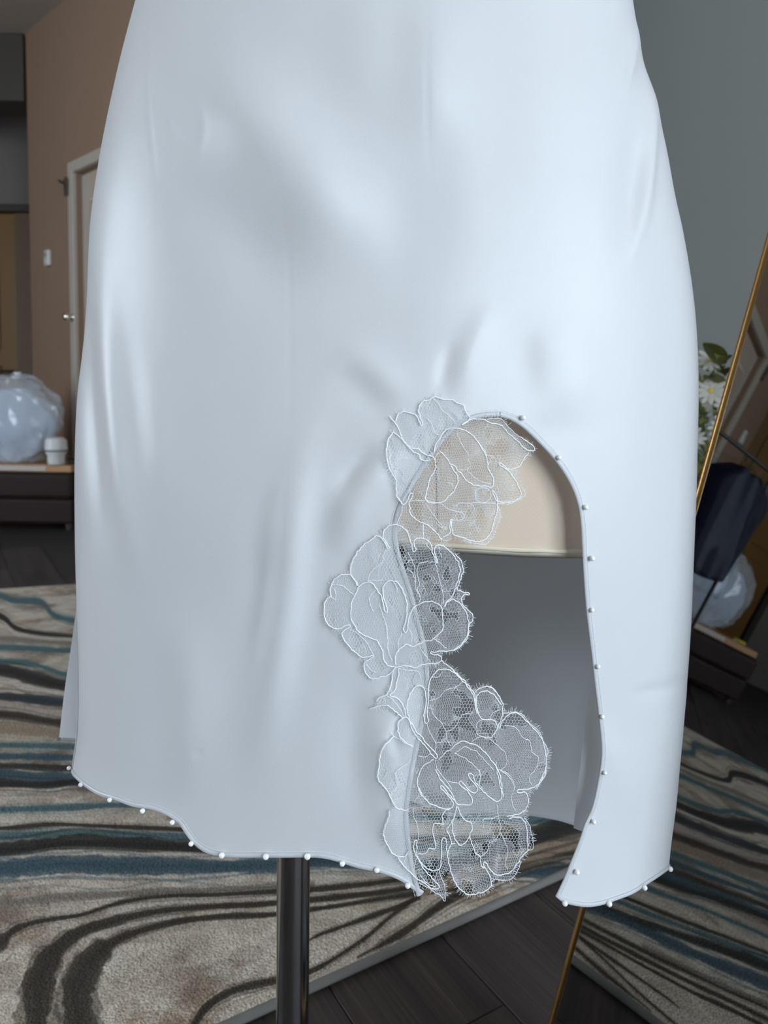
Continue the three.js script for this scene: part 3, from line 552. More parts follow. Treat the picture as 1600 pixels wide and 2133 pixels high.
// ------------------------------------------------------------------ dress form on its stand
{
  const form = thing('dress_form', 'cream cloth dress form on a dark chrome pole, under the white dress', 'dress form', [-0.0733, 0, -0.6]);
  const ox = 0.0733, oz = 0.6;
  const fa = (h) => Math.min(ringAt(ringA, Math.min(h, 1.2)) - 0.010, 0.205 + 0.02 * smooth(0.62, 0.85, h)), fb = (h) => depthB(Math.min(h, 1.2)) - 0.0105;
  const bottomLine = [[960, 1138], [1040, 1147], [1120, 1153], [1165, 1153], [1212, 1149]];
  const fshell = (th, h) => V(ringAt(ringC, Math.min(h, 1.2)) + fa(h) * Math.sin(th), h, -AX + fb(h) * Math.cos(th));
  // height of the lower rim all round, tilted a little as measured
  const rim = bottomLine.map(([x, y]) => { const d = sight(x, y); let t = 0.45, best = null; for (; t < 0.62; t += 0.0005) { const p = V(d.x * t / -d.z, EYE + d.y * t / -d.z, -t); if (((p.x - ringAt(ringC, p.y)) / fa(p.y)) ** 2 + ((p.z + AX) / fb(p.y)) ** 2 < 1) { best = p; break; } } return best; }).filter(Boolean);
  let sx = 0, sy = 0, sxx = 0, sxy = 0; rim.forEach((p) => { sx += p.x; sy += p.y; sxx += p.x * p.x; sxy += p.x * p.y; });
  const kk = (rim.length * sxy - sx * sy) / (rim.length * sxx - sx * sx), hh = (sy - kk * sx) / rim.length;
  const rimH = (th) => hh + kk * 0.2 * Math.sin(th);
  const s = new Sink(), NT = 120, NH = 60, FT = 1.30;
  for (let j = 0; j <= NH; j++) for (let i = 0; i <= NT; i++) { const th = i / NT * 2 * Math.PI, h = lerp(rimH(th), FT, j / NH), p = fshell(th, h); s.vert(V(p.x + ox, p.y, p.z + oz), V(0, 0, 1), th * 0.17, h); }
  for (let j = 0; j < NH; j++) for (let i = 0; i < NT; i++) { const a = j * (NT + 1) + i; s.i.push(a, a + 1, a + NT + 2, a, a + NT + 2, a + NT + 1); }
  const g = s.geo(); g.computeVertexNormals();
  const twill = canvasTex(64, 64, (c) => { c.fillStyle = '#cbb9a6'; c.fillRect(0, 0, 64, 64); c.lineWidth = 3.2; for (let k = -64; k < 128; k += 8) { c.strokeStyle = '#c0ad99'; c.beginPath(); c.moveTo(k, 64); c.lineTo(k + 16, 0); c.stroke(); c.strokeStyle = '#d3c3b1'; c.lineWidth = 1.4; c.beginPath(); c.moveTo(k + 4, 64); c.lineTo(k + 20, 0); c.stroke(); c.lineWidth = 3.2; } });
  twill.repeat.set(140, 140);
  const clothM = std({ map: twill, roughness: 0.9 });
  mesh('body', g, clothM, form);
  const p2 = new Sink(), pts = []; for (let i = 0; i <= 160; i++) { const th = i / 160 * 2 * Math.PI, p = fshell(th, rimH(th)); pts.push(V(p.x + ox, p.y, p.z + oz)); }
  tube(p2, pts.map((p) => V(p.x, p.y + 0.0005, p.z)), 0.0018, 8, 0.18); mesh('piping', p2.geo(), std({ color: col(0.62, 0.54, 0.42), roughness: 0.85 }), form);
  const u = new Sink(), cv = u.vert(V(0.07, hh - 0.012, 0), V(0, -1, 0)); for (let i = 0; i <= 160; i++) u.vert(pts[i].clone().multiply(V(1, 1, 1)).add(V(0, -0.0045, 0)), V(0, -1, 0));
  for (let i = 0; i <= 160; i++) u.vert(pts[i], V(0, -1, 0));
  for (let i = 0; i < 160; i++) { u.i.push(cv, cv + 2 + i, cv + 1 + i); const A = cv + 1 + i, B = A + 161; u.i.push(A, A + 1, B, A + 1, B + 1, B); }
  const ug = u.geo(); ug.computeVertexNormals(); mesh('bottom_cover', ug, std({ color: col(0.6, 0.54, 0.44), roughness: 0.9, side: THREE.DoubleSide }), form);
  mesh('top_cap', new THREE.SphereGeometry(1, 32, 12, 0, Math.PI * 2, 0, Math.PI / 2).scale(fa(FT), 0.03, fb(FT)).translate(ringAt(ringC, 1.2) + ox, FT, 0), clothM, form);
  const seam = new Sink();                                             // dark needle holes of the centre seam
  for (let y = 955; y < 1112; y += 5.2) { const a = []; for (const q of [0, 2.6]) { const d = sight(908 + (y - 955) * 0.03, y + q); let t = 0.44; for (; t < 0.62; t += 0.0004) { const p = V(d.x * t / -d.z, EYE + d.y * t / -d.z, -t); if (((p.x - ringAt(ringC, p.y)) / fa(p.y)) ** 2 + ((p.z + AX) / fb(p.y)) ** 2 < 1) break; } t -= 0.0006; a.push(V(d.x * t / -d.z + ox, EYE + d.y * t / -d.z, -t + oz)); } thread(seam, a[0], a[1], 0.00035, 4); }
  mesh('centre_seam', seam.geo(), std({ color: col(0.06, 0.05, 0.045), roughness: 0.8 }), form).userData.kind = 'stuff';
  const blackM = std({ color: col(0.012, 0.012, 0.013), roughness: 0.5 });
  mesh('mount_plate', new THREE.LatheGeometry([[0.001, -0.03], [0.11, -0.03], [0.122, -0.024], [0.124, -0.004], [0.12, 0], [0.001, 0]].map((p) => new THREE.Vector2(...p)), 48).translate(0, hh - 0.013, 0), blackM, form);
  const chrome = std({ color: col(0.36, 0.35, 0.35), roughness: 0.12, metalness: 1 });
  mesh('pole', new THREE.CylinderGeometry(0.0145, 0.0145, hh - 0.06, 40).translate(0, (hh - 0.06) / 2 + 0.02, 0), chrome, form);
  mesh('base', new THREE.LatheGeometry([[0.001, 0.012], [0.13, 0.012], [0.14, 0.016], [0.138, 0.022], [0.09, 0.03], [0.03, 0.036], [0.022, 0.05], [0.016, 0.052], [0.001, 0.052]].map((p) => new THREE.Vector2(...p)), 48), blackM, form);
}

// ------------------------------------------------------------------ lace flowers
const CA = (p) => p.map(([x, y]) => [780 + x / 4.706, 800 + y / 4.706]), CB = (p) => p.map(([x, y]) => [660 + x / 4.706, 1080 + y / 4.706]), CC = (p) => p.map(([x, y]) => [740 + x / 3.81, 1340 + y / 3.81]), CD = (p) => p.map(([x, y]) => [770 + x / 4.103, 1600 + y / 4.103]);
const laceMat = std({ color: col(0.88, 0.89, 0.90), roughness: 0.85 });
const cordMat = phy({ color: col(0.92, 0.93, 0.94), roughness: 0.55, sheen: 0.3, sheenColor: col(1, 1, 1), sheenRoughness: 0.4 });
const gauzeMat = std({ color: col(0.9, 0.91, 0.92), roughness: 0.95, transparent: true, opacity: 0.09, side: THREE.DoubleSide });
const FLOWERS = [
  { label: 'lace flower at the head of the slit, over the cream form',
    region: CA([[185, 465], [175, 420], [215, 370], [220, 310], [250, 280], [300, 268], [360, 282], [430, 330], [440, 240], [460, 190], [500, 158], [580, 128], [700, 150], [800, 180], [870, 215], [930, 330], [1000, 335], [1080, 340], [1230, 330], [1290, 390], [1360, 475], [1450, 535], [1530, 595], [1560, 640], [1500, 670], [1440, 770], [1380, 830], [1390, 900], [1430, 1000], [1465, 1080], [1400, 1130], [1280, 1170], [1210, 1200], [1220, 1320], [1170, 1400], [1130, 1520], [1040, 1555], [930, 1545], [800, 1500], [740, 1470], [690, 1540], [650, 1535], [520, 1520], [400, 1500], [300, 1420], [220, 1370], [250, 1280], [270, 1190], [230, 1130], [210, 1040], [200, 950], [140, 830], [115, 720], [120, 600], [150, 510]]),
    cords: [
      CA([[185, 470], [140, 530], [120, 630], [125, 740], [150, 830], [190, 900], [210, 960], [215, 1040], [225, 1110], [250, 1150], [285, 1180], [310, 1150], [330, 1100], [350, 1060], [370, 1065], [370, 1100], [345, 1150], [340, 1210], [350, 1270], [390, 1310], [450, 1350], [520, 1380], [580, 1430], [630, 1490], [650, 1530]]),
      CA([[185, 470], [230, 510], [280, 560], [340, 630], [390, 670], [430, 690], [450, 730], [500, 750], [550, 740]]),
      CA([[150, 320], [190, 370], [230, 430], [270, 530], [320, 600], [370, 625], [430, 640], [470, 680], [530, 700], [565, 710], [590, 760], [590, 830], [570, 870], [535, 930], [520, 1000], [500, 1080], [500, 1130], [540, 1160], [590, 1165], [660, 1150], [710, 1110], [760, 1060], [795, 1000], [810, 930], [800, 880], [770, 840], [745, 800]]),
      CA([[210, 370], [220, 310], [245, 285], [290, 270], [350, 280], [400, 310], [430, 350], [450, 400], [465, 410], [460, 370], [440, 320], [435, 250], [450, 200], [490, 160], [515, 165], [540, 145], [580, 130], [640, 140], [700, 155], [770, 165], [810, 190], [860, 210], [885, 260], [910, 300], [930, 330], [920, 350], [880, 375], [850, 400]]),
      CA([[850, 402], [870, 392], [930, 350], [1000, 340], [1060, 345], [1110, 375], [1180, 390], [1240, 410], [1270, 440], [1310, 490], [1350, 520], [1400, 570], [1450, 620], [1490, 650], [1545, 655], [1560, 640], [1530, 600], [1480, 560], [1420, 520]]),
      CA([[1500, 670], [1460, 720], [1430, 780], [1380, 820], [1320, 835], [1270, 810], [1230, 775], [1205, 765], [1210, 785], [1250, 810], [1300, 850], [1350, 910], [1390, 980], [1420, 1050], [1425, 1090], [1380, 1130], [1320, 1150], [1250, 1160], [1205, 1140], [1190, 1100], [1160, 1055], [1140, 1040], [1160, 1090], [1190, 1140], [1195, 1200], [1180, 1280], [1160, 1350], [1140, 1430], [1100, 1500], [1050, 1535], [980, 1535], [900, 1520], [850, 1495], [790, 1480], [760, 1450], [750, 1390], [750, 1330], [735, 1320], [735, 1380], [735, 1440], [700, 1480], [660, 1490]]),
      CA([[580, 660], [590, 600], [620, 560], [650, 500], [690, 455], [740, 435], [790, 432], [850, 445], [910, 470], [960, 510], [1000, 560], [1030, 610], [1060, 660], [1090, 720], [1100, 780], [1105, 830], [1140, 880], [1160, 930], [1160, 980], [1140, 1010], [1080, 1000], [1010, 995], [940, 975], [890, 940], [860, 890], [810, 850], [780, 800], [750, 790], [700, 720], [640, 660]]),
    ],
    veins: [
      CA([[1420, 520], [1360, 480], [1310, 420], [1270, 380], [1235, 345], [1160, 335], [1100, 345]]), CA([[570, 140], [620, 190], [660, 260], [720, 300], [760, 350], [780, 390]]), CA([[510, 340], [550, 380], [570, 440], [600, 490], [640, 500]]), CA([[800, 480], [830, 550], [860, 620], [910, 690], [915, 750], [930, 800], [900, 830], [830, 840]]),
      CA([[360, 1140], [480, 1140], [600, 1160]]), CA([[495, 1165], [530, 1220], [580, 1290], [620, 1340], [680, 1400], [715, 1410]]), CA([[940, 1165], [1050, 1160], [1130, 1168], [1280, 1170]]), CA([[640, 1165], [700, 1210], [790, 1250], [860, 1260], [880, 1290], [830, 1330], [750, 1325]]), CA([[980, 1060], [1020, 1020], [1090, 1020], [1130, 1060], [1120, 1120], [1060, 1165], [990, 1130], [980, 1060]]), CA([[790, 1200], [830, 1165], [920, 1170], [970, 1210], [960, 1260]]),
      CA([[700, 960], [740, 970], [760, 1000], [770, 1020]]), CA([[600, 1360], [650, 1400], [700, 1420]]), CA([[1205, 1200], [1225, 1320], [1180, 1410], [1150, 1500], [1080, 1560], [960, 1555], [860, 1525]]), CA([[1430, 1000], [1465, 1080], [1400, 1135], [1290, 1180]]), CA([[475, 1370], [470, 1430], [475, 1510]]), CA([[150, 640], [150, 740], [185, 850], [205, 910]]), CA([[270, 1190], [262, 1250], [240, 1310], [212, 1370]]), CA([[900, 840], [960, 900], [1050, 960], [1130, 980]]), CA([[590, 740], [600, 700], [640, 660]]), CA([[1105, 800], [1150, 720], [1190, 760]]), CA([[1000, 560], [1060, 640], [1110, 700], [1160, 710]]),
    ] },
  { label: 'lace flower half on the satin, half over the dark gap',
    region: CB([[600, 160], [660, 110], [700, 70], [780, 50], [860, 90], [900, 150], [1000, 175], [1090, 210], [1150, 260], [1240, 250], [1330, 320], [1410, 410], [1430, 500], [1400, 590], [1370, 690], [1490, 740], [1420, 770], [1430, 850], [1520, 950], [1490, 1050], [1470, 1150], [1400, 1250], [1330, 1290], [1220, 1300], [1220, 1390], [1100, 1430], [960, 1460], [770, 1450], [720, 1520], [620, 1550], [540, 1565], [480, 1510], [455, 1430], [480, 1370], [420, 1340], [340, 1270], [250, 1150], [170, 1070], [100, 1010], [70, 900], [90, 800], [140, 750], [130, 680], [170, 590], [250, 540], [320, 520], [340, 440], [380, 350], [450, 260], [540, 200]]),
    cords: [
      CB([[715, 285], [700, 290], [670, 240], [640, 190], [600, 165], [570, 170], [530, 210], [480, 240], [430, 280], [390, 340], [355, 400], [340, 470], [335, 540], [370, 590], [410, 655]]),
      CB([[400, 650], [330, 545], [290, 540], [240, 545], [190, 580], [150, 630], [135, 690], [140, 750], [105, 780], [80, 830], [75, 900], [85, 970], [120, 1030], [170, 1065], [220, 1070], [290, 1040], [330, 1035], [335, 1050], [280, 1080], [250, 1110], [260, 1160], [310, 1230], [370, 1300], [430, 1340], [480, 1350], [530, 1335], [560, 1335], [520, 1360], [475, 1390], [460, 1430], [475, 1490], [510, 1540], [550, 1560], [610, 1545], [680, 1530], [730, 1500], [770, 1440]]),
      CB([[410, 660], [430, 640], [480, 620], [520, 618], [560, 640], [590, 700], [630, 750], [650, 830], [665, 890], [680, 910], [690, 890], [670, 820], [650, 740], [650, 670], [680, 620], [720, 605], [770, 610], [810, 650], [850, 720], [875, 780], [885, 850], [880, 920], [865, 990], [850, 1060], [855, 1100], [875, 1110], [885, 1050], [905, 960], [930, 890], [980, 840], [1040, 810], [1110, 805], [1170, 825], [1210, 860], [1225, 920], [1230, 1000], [1225, 1080], [1190, 1120], [1150, 1160], [1110, 1190], [1040, 1195], [1000, 1220], [960, 1240], [930, 1240], [890, 1225], [840, 1245], [790, 1290], [770, 1340], [770, 1420]]),
      CB([[410, 660], [380, 730], [350, 810], [335, 900], [340, 970], [370, 1040], [420, 1110], [480, 1140], [540, 1165], [590, 1190], [630, 1250], [650, 1310], [660, 1380], [700, 1430], [770, 1440], [830, 1435], [900, 1435], [970, 1450], [1010, 1430], [1080, 1415], [1160, 1410], [1215, 1385]]),
      CB([[715, 285], [680, 230], [650, 170], [655, 120], [690, 75], [750, 55], [800, 60], [850, 90], [885, 140], [910, 200], [930, 270], [945, 320], [965, 300], [950, 250], [945, 210], [980, 185], [1040, 190], [1090, 220], [1120, 270], [1130, 330], [1160, 390], [1170, 430], [1180, 420], [1165, 370], [1145, 310], [1155, 270], [1190, 250], [1240, 265], [1290, 310], [1340, 370], [1380, 430], [1395, 500], [1385, 580], [1360, 650], [1335, 720], [1310, 770], [1270, 810], [1250, 850]]),
      CB([[1350, 345], [1395, 390], [1420, 440], [1430, 500], [1405, 580], [1380, 650], [1370, 690], [1420, 710], [1470, 720], [1490, 740], [1430, 745], [1410, 790], [1420, 840], [1460, 880], [1510, 930], [1525, 970], [1490, 1030], [1480, 1100], [1460, 1170], [1420, 1220], [1350, 1280], [1290, 1290], [1220, 1290], [1150, 1300], [1110, 1295], [1120, 1320], [1180, 1325], [1215, 1350], [1215, 1385]]),
      CB([[1245, 850], [1270, 810], [1330, 785], [1380, 810], [1430, 870], [1465, 940], [1480, 1020], [1475, 1100], [1440, 1180], [1380, 1250], [1330, 1280]]),
    ],
    veins: [
      CB([[610, 830], [640, 920], [670, 1010], [690, 1100], [695, 1200], [700, 1300], [740, 1380]]), CB([[870, 440], [900, 410], [960, 400]]), CB([[975, 490], [1000, 440], [1060, 420], [1130, 415], [1165, 420]]), CB([[975, 490], [985, 560], [1000, 640], [980, 680], [1010, 770]]), CB([[880, 480], [930, 520], [960, 600], [970, 700], [1010, 760], [1000, 800]]), CB([[1040, 60], [1040, 190]]), CB([[1210, 190], [1260, 215], [1320, 190]]),
      CB([[500, 600], [520, 530], [580, 470], [640, 420], [660, 340], [690, 300]]), CB([[510, 770], [540, 720], [600, 690]]), CB([[510, 770], [530, 860], [560, 900]]), CB([[150, 640], [240, 650], [310, 690], [360, 750]]), CB([[140, 750], [190, 790], [180, 680]]), CB([[330, 1080], [400, 1120], [480, 1190], [540, 1290], [560, 1330]]), CB([[800, 1290], [800, 1200], [830, 1100]]), CB([[920, 1200], [930, 1130], [890, 1060]]), CB([[480, 1410], [540, 1480], [580, 1500]]), CB([[1130, 1160], [1200, 1210], [1270, 1270]]), CB([[1000, 1240], [1040, 1310], [1110, 1395]]), CB([[1060, 240], [1130, 330], [1180, 520], [1220, 680], [1240, 830]]), CB([[890, 330], [920, 380], [950, 460], [960, 620]]), CB([[750, 610], [780, 660], [790, 720]]), CB([[500, 600], [560, 600], [640, 600]]), CB([[1190, 260], [1200, 330], [1220, 380]]),
    ] },
  { label: 'large drooping lace flower at the foot of the slit',
    region: [...CC([[330, 170], [450, 150], [590, 150], [680, 130], [760, 180], [860, 270], [930, 360], [1000, 330], [1080, 345], [1150, 440], [1170, 540], [1250, 520], [1330, 570], [1440, 670], [1510, 800], [1520, 850], [1500, 1000], [1440, 1100]]),
      ...CD([[1450, 120], [1390, 155], [1340, 240], [1345, 300], [1310, 380], [1360, 470], [1390, 620], [1380, 680], [1300, 740], [1230, 870], [1190, 930], [1110, 945], [1050, 930], [1035, 1000], [960, 1060], [850, 1070], [770, 1030], [710, 940], [680, 850], [640, 870], [600, 880], [640, 980], [640, 1110], [540, 1020], [420, 960], [330, 880], [250, 760], [180, 700], [120, 560], [130, 450], [165, 340], [205, 280], [150, 130], [75, 40]]),
      ...CC([[195, 1060], [180, 1000], [195, 880], [215, 800], [290, 720], [345, 700], [335, 640], [380, 570], [300, 505], [230, 475], [130, 520], [170, 440], [240, 395], [290, 270]])],
    cords: [
      CC([[680, 130], [700, 150], [760, 190], [810, 240], [860, 290], [910, 350], [940, 400], [950, 470], [970, 550], [1000, 590], [1040, 595], [1090, 600], [1115, 640], [1100, 700], [1070, 740]]),
      CC([[550, 620], [540, 560], [555, 480], [555, 400], [545, 350], [505, 325], [470, 340], [430, 390], [410, 460], [415, 540], [440, 610], [480, 680], [530, 740], [590, 810], [630, 860], [650, 890], [640, 905], [620, 890], [560, 810], [500, 740], [450, 660], [400, 565], [380, 570], [345, 600], [335, 650], [345, 700], [390, 750], [450, 790]]),
      CC([[550, 620], [565, 625], [575, 600], [565, 540], [575, 460], [575, 380], [582, 310], [610, 250], [660, 200], [710, 195], [760, 210], [810, 250], [860, 300], [905, 360], [930, 410], [945, 480], [960, 545]]),
      CC([[945, 380], [980, 350], [1040, 335], [1090, 360], [1130, 410], [1160, 470], [1165, 530], [1150, 590], [1130, 640], [1140, 660], [1165, 600], [1200, 560], [1250, 540], [1300, 560], [1350, 610], [1410, 670], [1460, 740], [1490, 830], [1500, 920], [1490, 1000], [1450, 1080], [1430, 1143]]),
      CC([[970, 550], [955, 480], [960, 410], [1000, 375], [1060, 380], [1110, 420], [1150, 480]]),
      CC([[660, 910], [690, 870], [750, 830], [800, 785], [840, 765], [900, 780], [960, 800], [1020, 850], [1070, 910], [1110, 970], [1140, 1040], [1148, 1110], [1160, 1170], [1168, 1200]]),
      CC([[620, 910], [580, 930], [530, 965], [500, 1020], [490, 1080], [498, 1140], [520, 1190]]),
      CC([[320, 175], [300, 220], [290, 280], [275, 340], [250, 390], [200, 410], [170, 440]]), CC([[340, 190], [345, 240], [325, 300], [310, 360], [270, 400], [320, 410], [360, 450], [390, 510], [385, 560]]), CC([[120, 510], [180, 480], [240, 470], [300, 500], [350, 550], [380, 570]]),
      [...CC([[305, 710], [250, 750], [210, 810], [195, 880], [190, 950], [180, 1010], [200, 1060], [240, 1100]]), ...CD([[150, 130], [180, 200], [215, 270], [260, 310], [310, 325], [330, 310]])],
      CD([[165, 310], [165, 360], [140, 430], [120, 500], [125, 570], [155, 640], [190, 700], [240, 735], [300, 735], [340, 690]]),
      CD([[240, 740], [290, 820], [340, 880], [400, 930], [470, 970], [540, 1010], [580, 1015], [590, 990], [540, 930], [480, 870], [430, 800], [400, 730], [395, 660], [400, 600], [385, 600], [375, 650], [380, 710], [400, 740]]),
      CD([[400, 730], [440, 800], [500, 850], [550, 860], [590, 840], [605, 790], [610, 700], [610, 620], [625, 580], [645, 590], [650, 650], [660, 720], [670, 780], [690, 860], [720, 950], [770, 1020], [840, 1060], [910, 1060], [980, 1035], [1030, 990], [1025, 930], [1000, 870], [970, 820], [965, 790], [985, 790], [1020, 850], [1060, 890], [1120, 895], [1190, 870], [1250, 800], [1300, 730], [1340, 690], [1335, 600], [1330, 500], [1310, 440], [1270, 405], [1220, 405], [1180, 420]]),
      CD([[1165, 400], [1200, 390], [1260, 380], [1310, 350], [1345, 290], [1345, 240], [1310, 190], [1260, 200], [1245, 185], [1310, 170], [1390, 150], [1440, 110], [1480, 50], [1495, 0]]),
      CD([[740, 310], [770, 380], [810, 430], [860, 450], [870, 490], [845, 560], [830, 600], [770, 635], [730, 600], [700, 530], [700, 470], [710, 420], [735, 340], [740, 310]]),
      CD([[555, 0], [600, 80], [650, 140], [700, 210], [735, 280], [790, 295], [850, 295], [870, 260], [840, 200], [790, 150], [755, 110], [770, 95], [800, 120], [850, 180], [890, 195], [910, 160], [880, 110], [845, 60], [840, 30], [860, 30], [890, 90], [940, 160], [1000, 220], [1060, 265], [1110, 260], [1120, 220], [1100, 120], [1085, 40], [1070, -60]]),
      CD([[420, 150], [450, 220], [500, 280], [560, 310], [650, 330], [690, 320], [710, 290], [690, 250], [640, 190], [600, 150], [595, 135], [620, 140], [660, 190], [730, 270]]),
      CD([[620, 470], [550, 460], [535, 520], [550, 600], [555, 670], [500, 675], [480, 710], [410, 720]]), CD([[620, 470], [615, 400], [640, 350], [690, 325]]), CD([[650, 520], [690, 600], [690, 630], [665, 690], [655, 740]]), CD([[730, 300], [710, 420], [650, 510]]), CD([[690, 630], [720, 622]]),
      CD([[845, 570], [870, 640], [900, 710], [940, 740], [940, 800], [968, 840]]),
    ],
    veins: [
      CC([[1070, 740], [1020, 730], [970, 720], [955, 670], [960, 620], [1000, 595]]), CC([[590, 450], [660, 420], [720, 360], [790, 340], [840, 300]]), CC([[590, 480], [620, 560], [680, 620], [710, 680], [720, 740], [750, 800]]), CC([[720, 690], [790, 650], [820, 600], [850, 555], [930, 545]]), CC([[1180, 640], [1250, 650], [1290, 690], [1310, 730], [1370, 760], [1390, 850], [1440, 890], [1420, 980], [1370, 1060], [1390, 1110]]), CC([[920, 770], [970, 735], [1060, 750], [1130, 810], [1190, 870], [1190, 950], [1150, 990]]), CC([[1130, 990], [1200, 1020], [1240, 1080], [1250, 1143]]),
      CC([[780, 860], [830, 880], [880, 910], [930, 950], [970, 1000], [985, 1050], [980, 1110], [1000, 1143]]), CC([[870, 810], [940, 840], [990, 880], [1040, 940], [1090, 990]]), CC([[630, 915], [640, 970], [680, 1030], [720, 1080], [760, 1143]]), CC([[280, 680], [310, 710], [360, 740], [410, 770], [460, 800]]), CC([[780, 860], [830, 825], [870, 812]]), CC([[1065, 590], [1080, 550], [1140, 520]]), CC([[565, 625], [590, 700], [630, 770], [630, 850]]), CC([[630, 780], [690, 760], [720, 740]]), CC([[610, 260], [650, 260], [690, 215]]),
      CC([[1160, 550], [1260, 535], [1320, 560], [1370, 620], [1430, 670], [1470, 740], [1500, 800], [1515, 850], [1490, 890], [1500, 960], [1480, 1040], [1440, 1100], [1420, 1143]]), CC([[1060, 330], [1110, 370], [1150, 450]]), CC([[340, 190], [420, 205], [490, 215], [520, 270]]), CC([[250, 400], [300, 430], [350, 500], [385, 560]]), CC([[320, 1050], [320, 980], [370, 940], [410, 920], [440, 880]]), CC([[500, 880], [560, 885], [590, 870]]),
      CD([[940, 740], [1000, 690], [1020, 620], [1060, 600], [1100, 540], [1110, 460], [1090, 390], [1080, 300]]), CD([[1110, 540], [1150, 620], [1170, 690], [1150, 790], [1165, 850]]), CD([[1340, 690], [1380, 680], [1390, 620], [1370, 540], [1360, 480], [1310, 410]]), CD([[1030, 990], [1050, 940], [1110, 940], [1180, 940], [1240, 880], [1290, 780]]), CD([[590, 860], [600, 910], [630, 960], [640, 1040], [635, 1120], [600, 1070], [500, 1010], [420, 960]]), CD([[300, 800], [300, 760], [340, 700]]), CD([[370, 310], [375, 400], [400, 470], [415, 560], [415, 600]]), CD([[380, 260], [410, 220], [420, 180]]), CD([[965, 500], [970, 420], [1030, 420], [1085, 400]]), CD([[1105, 10], [1160, 40], [1210, 110], [1225, 160], [1200, 230], [1210, 290], [1240, 350]]), CD([[660, 95], [710, 110], [750, 108]]), CD([[215, 0], [240, 80], [205, 140]]), CD([[930, 0], [940, 60], [930, 120]]), CD([[430, 900], [480, 960], [560, 1000]]), CD([[385, 850], [390, 790], [410, 740]]),
    ] },
];
const laceLift = (x, y) => 0.0011 + 0.0008 * (noise(x / 60, y / 60, 2.2) + 0.5) ;
const dense = (x, y) => noise(x / 52, y / 70, 7.3) + 0.5 * noise(x / 20, y / 26, 3.9) + 0.34;
FLOWERS.forEach((F, f) => {
  const part = new THREE.Group(); part.name = 'lace_flower'; part.userData.label = F.label; skirt.add(part);
  const R = F.region, x0 = Math.min(...R.map((p) => p[0])) - 3, x1 = Math.max(...R.map((p) => p[0])) + 3, y0 = Math.min(...R.map((p) => p[1])) - 3, y1 = Math.max(...R.map((p) => p[1])) + 3;
  const cache = new Map();
  const P = (x, y, up = 0) => onCloth(x, y, laceLift(x, y) + up);
  // hexagonal net; finer where the flower is filled in
  const net = (pitch, rad, want, jit, tall, sway) => {
    const s = new Sink(), d = pitch / Math.sqrt(3) * tall, rowH = d * 1.5, memo = new Map();
    const pos = (i, j, k) => {
      const key = (i * 4096 + j) * 2 + k; if (memo.has(key)) return memo.get(key);
      let x = x0 + i * pitch + j * pitch / 2 - Math.floor(j / 2) * pitch, y = y0 + j * rowH + k * d;
      const wx = sway * noise(x / 44, y / 44, f + 1.5) + jit * (rnd() - 0.5), wy = sway * noise(x / 44, y / 44, f + 8.5) + jit * (rnd() - 0.5);
      x += wx; y += wy;
      const v = polyDist(R, x, y) < 0 && want(x, y) ? P(x, y) : null; memo.set(key, v); return v;
    };
    const nj = Math.ceil((y1 - y0) / rowH), ni = Math.ceil((x1 - x0) / pitch) + 2;
    for (let j = 0; j < nj; j++) for (let i = -1; i < ni; i++) {
      const a = pos(i, j, 0); if (!a) continue;
      const sh = ((j % 2) + 2) % 2;                       // row above is shifted half a cell
      for (const b of [pos(i, j, 1), pos(i - 1 + sh, j - 1, 1), pos(i + sh, j - 1, 1)]) if (b) thread(s, a, b, rad, 3);
    }
    return s.geo();
  };
  mesh('net', net(6.2, 0.00013, (x, y) => dense(x, y) < 0.14, 1.2, 1.12, 4), laceMat, part);
  mesh('filled_net', net(3.1, 0.0001, (x, y) => dense(x, y) > 0, 0.7, 1.9, 13), laceMat, part);
  const st = 3, nu = Math.ceil((x1 - x0) / st), nv = Math.ceil((y1 - y0) / st);
  mesh('gauze', clipMesh(nu, nv, (i, j) => Math.max(polyDist(R, x0 + i * st, y0 + j * st), -dense(x0 + i * st, y0 + j * st) * 25), (i, j) => P(x0 + i * st, y0 + j * st, -0.0002), (i, j) => [i * 0.02, j * 0.02]), gauzeMat, part);
  const run = (line, r, wob) => {
    const s = new Sink(), pts = resample(line, 2.6).map(([x, y], i) => P(x + wob * noise(i * 0.35, f * 3 + x * 0.01, 1), y + wob * noise(i * 0.35, f * 5 + y * 0.01, 6), r * 0.8)); tube(s, pts, r, 6, 0.14); return s.geo();
  };
  for (const c of F.cords) mesh('cord', run(c, 0.00036, 2.4), cordMat, part);
  for (const c of F.veins) mesh('vein', run(c, 0.00021, 2.2), cordMat, part);
  // frayed thread ends along the cut edge
  const fr = new Sink(), edge = resample([...R, R[0]], 3.2);
  for (let i = 1; i < edge.length - 1; i++) {
    if (noise(i * 0.06, f * 9.1) < -0.18) continue;
    const [x, y] = edge[i], tx = edge[i + 1][0] - edge[i - 1][0], ty = edge[i + 1][1] - edge[i - 1][1], l = Math.hypot(tx, ty) || 1; let nx = ty / l, ny = -tx / l;
    if (polyDist(R, x + nx * 2, y + ny * 2) < 0) { nx = -nx; ny = -ny; }
    const len = 3 + 9 * rnd() * rnd(), b = (rnd() - 0.5) * 1.1, ex = x + (nx + b * tx / l) * len, ey = y + (ny + b * ty / l) * len;
    thread(fr, P(x - nx * 2, y - ny * 2), P(ex, ey, 0.0004 * rnd()), 0.00012, 3);
  }
  mesh('frayed_edge', fr.geo(), laceMat, part).userData.kind = 'stuff';
});

